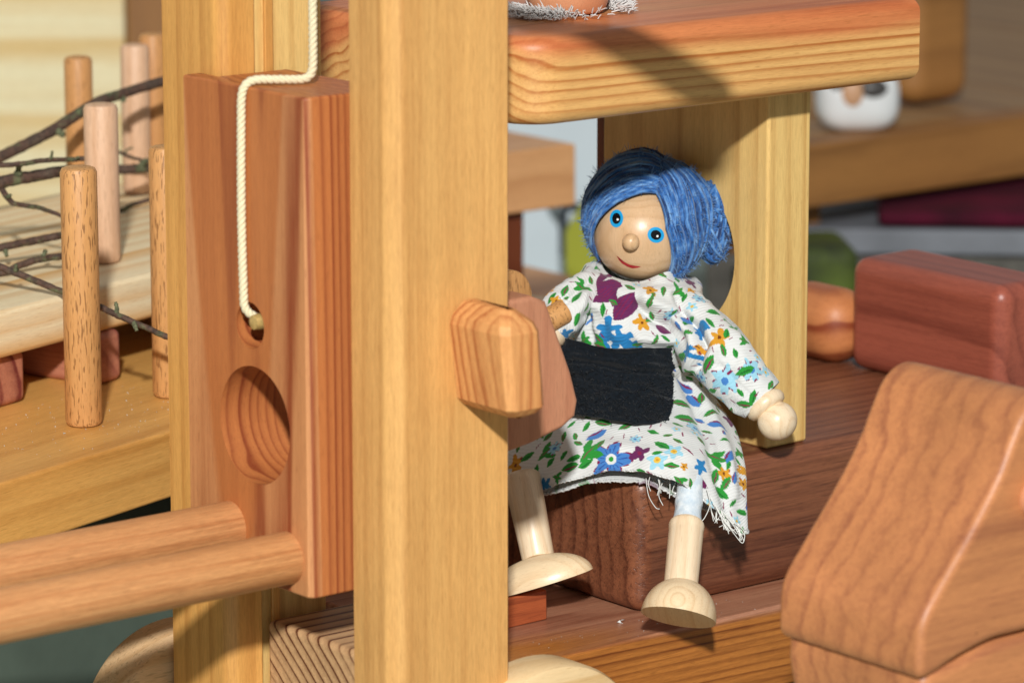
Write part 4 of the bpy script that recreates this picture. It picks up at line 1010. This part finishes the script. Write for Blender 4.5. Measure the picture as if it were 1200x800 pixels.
# sleeves
def sleeve(path, seed, marks, fill, folds, flat=0.8, nlen=170, nround=250, rag=0.02):
    C0 = np.array([at(x, y, z) for x, y, z, r in path]); Rr = np.array([r/45.0 for x, y, z, r in path])
    Cc = cr(C0, nlen, False, 0); rr = cr(Rr, nlen, False, 0)
    T = np.gradient(Cc, axis=0); T /= np.linalg.norm(T, axis=1)[:, None]
    S = np.cross(VB[None], T); S /= np.linalg.norm(S, axis=1)[:, None]; Fv = np.cross(T, S)
    th = np.linspace(0, 2*math.pi, nround, endpoint=False)
    P = Cc[:, None]+rr[:, None, None]*(np.cos(th)[None, :, None]*S[:, None]+flat*np.sin(th)[None, :, None]*Fv[:, None])
    N = np.cos(th)[None, :, None]*S[:, None]+np.sin(th)[None, :, None]*Fv[:, None]+np.zeros_like(P)
    u, v = np.meshgrid(np.linspace(0, 1, nlen), np.linspace(0, 1, nround, endpoint=False), indexing='ij')
    fr = (N@VB) > 0.05
    d = 0.05*vnoise(u, v, seed, 5, 7)+0.03*vnoise(u, v, seed+1, 11, 13)
    px = to_px(P)
    for l, w_, dd in folds: d = d+np.where(fr, fold(px, l, w_, dd), 0)
    P = P+N*(d*1.35)[..., None]
    return P, paint(P, 0, 0, marks, seed, fill*6, 0.8, fr)
PR, colR = sleeve([(794, 356, 102.2, 27), (812, 378, 101.8, 33), (838, 412, 101.3, 38), (862, 440, 101.0, 35), (893, 469, 100.9, 27)], 41,
                  [('leaf', 837, 366, 0.24, 0.3), ('leaf', 832, 377, 0.20, -0.9), ('orange', 843, 395, 0.30, 0.3), ('leaf', 851, 391, 0.18, 1.4), ('dash', 856, 396, 0.08, 0.6), ('leaf', 848, 411, 0.18, -1.3), ('leaf', 828, 427, 0.30, 1.0), ('sky', 849, 446, 0.42, 0.4), ('sky', 881, 433, 0.34, 1.0),
                   ('leaf', 874, 434, 0.26, 0.35), ('leaf', 904, 451, 0.18, 1.1), ('leaf', 872, 474, 0.24, 0.1), ('leaf', 882, 466, 0.22, 1.3), ('leaf', 868, 460, 0.14, -0.9), ('bud', 817, 446, 0.16, -0.8), ('cblue', 806, 412, 0.26, 1.2), ('leaf', 799, 418, 0.26, 0.2), ('sky', 820, 350, 0.24, 0.2), ('leaf', 811, 374, 0.16, 1.2), ('dash', 886, 462, 0.1, 0.9), ('dash', 858, 470, 0.1, -0.5), ('leaf', 897, 428, 0.1, 1.0), ('sky', 822, 442, 0.2, 0.6)], 14,
                  [([(800, 368), (818, 384), (824, 405), (814, 432)], 5, -0.17), ([(792, 372), (808, 392), (812, 412), (806, 432)], 6, 0.12), ([(826, 382), (836, 405), (832, 430)], 7, 0.09), ([(820, 398), (848, 412), (862, 420)], 7, -0.06), ([(838, 428), (856, 432), (862, 448)], 6, -0.05)])
grid_obj('sleeve', PR-DB, True, colR, M['cotton'], dress, rev=True)
PL, colL = sleeve([(700, 338, 102.5, 22), (682, 346, 101.9, 26), (662, 362, 101.5, 27), (645, 382, 101.3, 24), (632, 398, 101.2, 20)], 51,
                  [('leaf', 646, 349, 0.20, 0.9), ('orange', 652, 352, 0.18, 0.4), ('leaf', 662, 340, 0.22, 1.2), ('leaf', 676, 348, 0.24, 0.9), ('leaf', 664, 349, 0.1, 0.3), ('dash', 670, 330, 0.1, 0.2), ('leaf2', 681, 336, 0.22, 2.5), ('leaf', 677, 374, 0.2, 1.2), ('cblue', 662, 392, 0.24, 1.2), ('leaf', 688, 360, 0.14, 0.6)], 10,
                  [([(690, 330), (672, 345), (656, 360)], 5, -0.08), ([(684, 345), (676, 365), (672, 385)], 5, 0.08)])
grid_obj('sleeve', PL-DB, True, colL, M['cotton'], dress, rev=True)

# dark knitted apron
ap = ctrl([
    [(655, 396, 101.7), (672, 399, 101.2), (700, 406, 100.82), (730, 411, 100.66), (760, 408, 100.78), (786, 408, 101.15)],
    [(652, 425, 101.5), (675, 425, 101.0), (702, 428, 100.72), (732, 430, 100.6), (762, 430, 100.72), (789, 430, 101.15)],
    [(650, 455, 101.3), (677, 457, 100.75), (706, 460, 100.45), (735, 462, 100.36), (763, 462, 100.45), (787, 463, 100.85)],
    [(648, 482, 101.0), (680, 486, 100.45), (708, 489, 100.02), (735, 492, 99.82), (763, 494, 99.82), (784, 496, 100.1)]])
PA = cr(cr(ap, 60, False, 0), 90, False, 1)
n, m = PA.shape[:2]; uu, vv = np.meshgrid(np.linspace(0, 1, n), np.linspace(0, 1, m), indexing='ij')
NA = normals(PA, False)
if NA[30, 45]@VB < 0: NA = -NA
dA = 0.05*vnoise(uu, vv, 61, 5, 6)+0.03*vnoise(uu, vv, 62, 12, 14)+0.04*np.sin(uu*9+vv*2)*bell(uu, 0.35, 0.25)
dA += 0.06*bell(uu, 0.0, 0.05)-0.09*bell(uu+0.05*np.sin(vv*5), 0.36, 0.035)+0.05*bell(uu+0.05*np.sin(vv*5), 0.29, 0.06)-0.05*bell(uu-0.25*vv, 0.45, 0.03)+0.05*vnoise(uu, vv, 66, 3, 3)+0.05*bell(uu-0.1*np.sin(vv*7), 0.72, 0.08)
dA += 0.0*bell(uu, 0.0, 0.05)+0.02*rng.normal(0, 1, (n, 1))*(vv > 0.985)
PA = PA+NA*(dA*1.3)[..., None]
apron = grid_obj('apron', PA-DB, False, None, M['navy'], doll, 0.10)
mb = MB()
for k in range(900):
    i, j = int(n*(1-rng.beta(1.2, 3))), int(rng.uniform(0.05, 0.97)*m); i = min(i, n-1)
    q = PA[i, j]-DB+NA[i, j]*0.01; d = unit(NA[i, j]*0.8+rng.normal(0, 0.7, 3))*rng.uniform(0.08, 0.2)
    mb.add(*tube_np([q, q+d*0.6+rng.normal(0, 0.02, 3), q+d], [0.008, 0.007, 0.004], 3, caps=False))
tag(link('fuzz', mb.mesh(), M['navy'], apron), kind='stuff')

# hand and arm
def aim(o, d):
    o.rotation_euler = Vector(d).to_track_quat('Z', 'Y').to_euler()
ad = unit(at(911, 492, 100.7)-at(886, 458, 100.9))
hc = at(911, 493, 100.7)
arm = link('arm', lathe([(0, -2.2), (0.30, -2.2), (0.30, -0.72), (0.46, -0.70), (0.54, -0.60), (0.55, -0.48), (0.50, -0.38), (0.33, -0.30), (0, -0.30)], 40, 'z'), M['maple'], doll, hc-DB)
aim(arm, ad)
hand = link('hand', lathe([(0.515*math.sin(t), -0.50*math.cos(t)) for t in np.linspace(0, math.pi, 33)], 48, 'z'), M['maple'], arm)

hc2 = at(627, 408, 101.25); ad2 = unit(hc2-at(645, 382, 101.3))
arm2 = link('arm', lathe([(0, -0.85), (0.30, -0.85), (0.30, -0.72), (0.46, -0.70), (0.54, -0.60), (0.55, -0.48), (0.50, -0.38), (0.33, -0.30), (0, -0.30)], 40, 'z'), M['maple'], doll, hc2-DB); aim(arm2, ad2)
link('hand', hand.data, [], arm2)

# legs and boots
def limb(name, p0, p1, r0, r1, mat, parent, ring=True):
    d = p1-p0; L = np.linalg.norm(d)
    pr = [(0, 0), (r0*0.9, 0), (r0, 0.05), (r0*1.03, 0.12), (r0*1.0, 0.24), (r0*0.985, 0.30), (r0, 0.36), (r1, L-0.05), (r1*0.95, L), (0, L)]
    o = link(name, lathe(pr, 40, 'z'), mat, parent, p0-DB); aim(o, d/L); return o
def boot(parent, pos, toe, up_, ln, wd, ht, back=0.0):
    """half of a round-ended rod: flat sole, domed top"""
    bm = bmesh.new(); bmesh.ops.create_uvsphere(bm, u_segments=48, v_segments=32, radius=1.0)
    for v in bm.verts:
        x, y, z = v.co
        x2 = x*ln
        zz = z*ht if z > 0 else 0.0
        v.co = Vector((x2, y*wd, zz))
    bmesh.ops.remove_doubles(bm, verts=bm.verts, dist=1e-4)
    me = finish(bm); me.set_sharp_from_angle(angle=math.radians(45))
    o = link('boot', me, M['boot'], parent)
    X = unit(toe-up_*(toe@up_)); Zu = unit(up_); Yy = np.cross(Zu, X)
    mw = Matrix(((X[0], Yy[0], Zu[0], pos[0]*CM), (X[1], Yy[1], Zu[1], pos[1]*CM), (X[2], Yy[2], Zu[2], pos[2]*CM), (0, 0, 0, 1)))
    o.matrix_parent_inverse = Matrix.Identity(4)
    bpy.context.view_layer.update()
    o.matrix_basis = parent.matrix_world.inverted() @ mw
    return o
legR = limb('leg', at(805, 612, 98.35), at(797, 694, 97.15), 0.44, 0.42, M['maple'], doll)
legL = limb('leg', at(611, 556, 100.5), at(631, 655, 99.7), 0.47, 0.42, M['maple'], doll)
bootR = boot(legR, at(795, 723, 97.0), unit(VB*1.0+VU*0.30-VR*0.10), unit(VU*0.93+VR*0.17-VB*0.26), 1.05, 0.94, 0.98)
bootL = boot(legL, at(633, 684, 99.4), unit(VR*1.0+VU*0.32+VB*0.22), unit(VU*0.95-VR*0.30+VB*0.03), 1.42, 0.80, 0.72)
# taped ankle string above the right leg
d_ = unit(at(805, 612, 98.75)-at(806, 560, 99.1))
tp = link('tape', lathe([(0.34, -1.3), (0.34, -0.9), (0.36, -0.6), (0.33, -0.4), (0.35, -0.2), (0.37, -0.06), (0.38, 0.03), (0, 0.04)], 24, 'z'), M['sock'], legR)
tp.location = (0, 0, 0.0004); tp.rotation_euler = (math.pi, 0, 0)
tp.scale = (1, 1, -1)
# loose threads of the frayed hem
mb = MB()
TH = [[(757, 560, 99), (760, 580, 98.9), (768, 594, 98.8), (773, 596, 98.8)], [(776, 566, 98.7), (772, 580, 98.8), (777, 592, 98.8)], [(828, 570, 98.5), (832, 590, 98.4), (826, 606, 98.4), (820, 612, 98.4)],
      [(838, 590, 98.5), (846, 606, 98.5), (858, 622, 98.6), (870, 636, 98.6), (872, 622, 98.6), (860, 612, 98.6)], [(850, 604, 98.6), (860, 616, 98.6), (868, 630, 98.6)], [(855, 606, 98.7), (866, 622, 98.7), (872, 634, 98.7)], [(832, 580, 98.5), (842, 600, 98.4), (848, 612, 98.4)]]
for k in range(26):
    x = rng.uniform(832, 868); y = 588+(x-832)*0.75; TH.append([(x, y, 98.8), (x+rng.normal(2, 3), y+rng.uniform(6, 12), 98.7), (x+rng.normal(5, 5), y+rng.uniform(14, 24), 98.7)])
for k in range(5):
    x = rng.uniform(760, 792); y = 556+(x-748)*0.2; TH.append([(x, y, 99.0), (x+rng.normal(0, 2), y+rng.uniform(5, 12), 98.9), (x+rng.normal(2, 4), y+rng.uniform(10, 22), 98.9)])
for t in TH: mb.add(*tube_np(smooth_loop([at(*p)-DB for p in t], 6, False), 0.012, 4))
tag(link('loose_threads', mb.mesh(), M['thread'], skirt), kind='stuff')

# crumbs of sawdust on the trailer platform and the forklift's base board
mb = MB()
def crumb(p, r):
    bm_ = [p+unit(rng.normal(0, 1, 3))*r*rng.uniform(0.6, 1.2) for _ in range(4)]
    mb.add(bm_, [[0, 1, 2], [0, 3, 1], [1, 3, 2], [2, 3, 0]])
for k in range(160): crumb(trl(rng.uniform(-3.5, 4.5), rng.uniform(-1.9, 2.4), 0.01), rng.uniform(0.012, 0.03))
for k in range(60): crumb(veh(rng.uniform(-4.8, 3), rng.uniform(-1.4, -0.1), 0.01), rng.uniform(0.012, 0.03))
crumb(veh(-0.75, -0.15, 0.04), 0.09); crumb(veh(-0.70, -0.20, 0.04), 0.08)
tag(link('sawdust', mb.mesh(), M['thread'], None), kind='stuff')
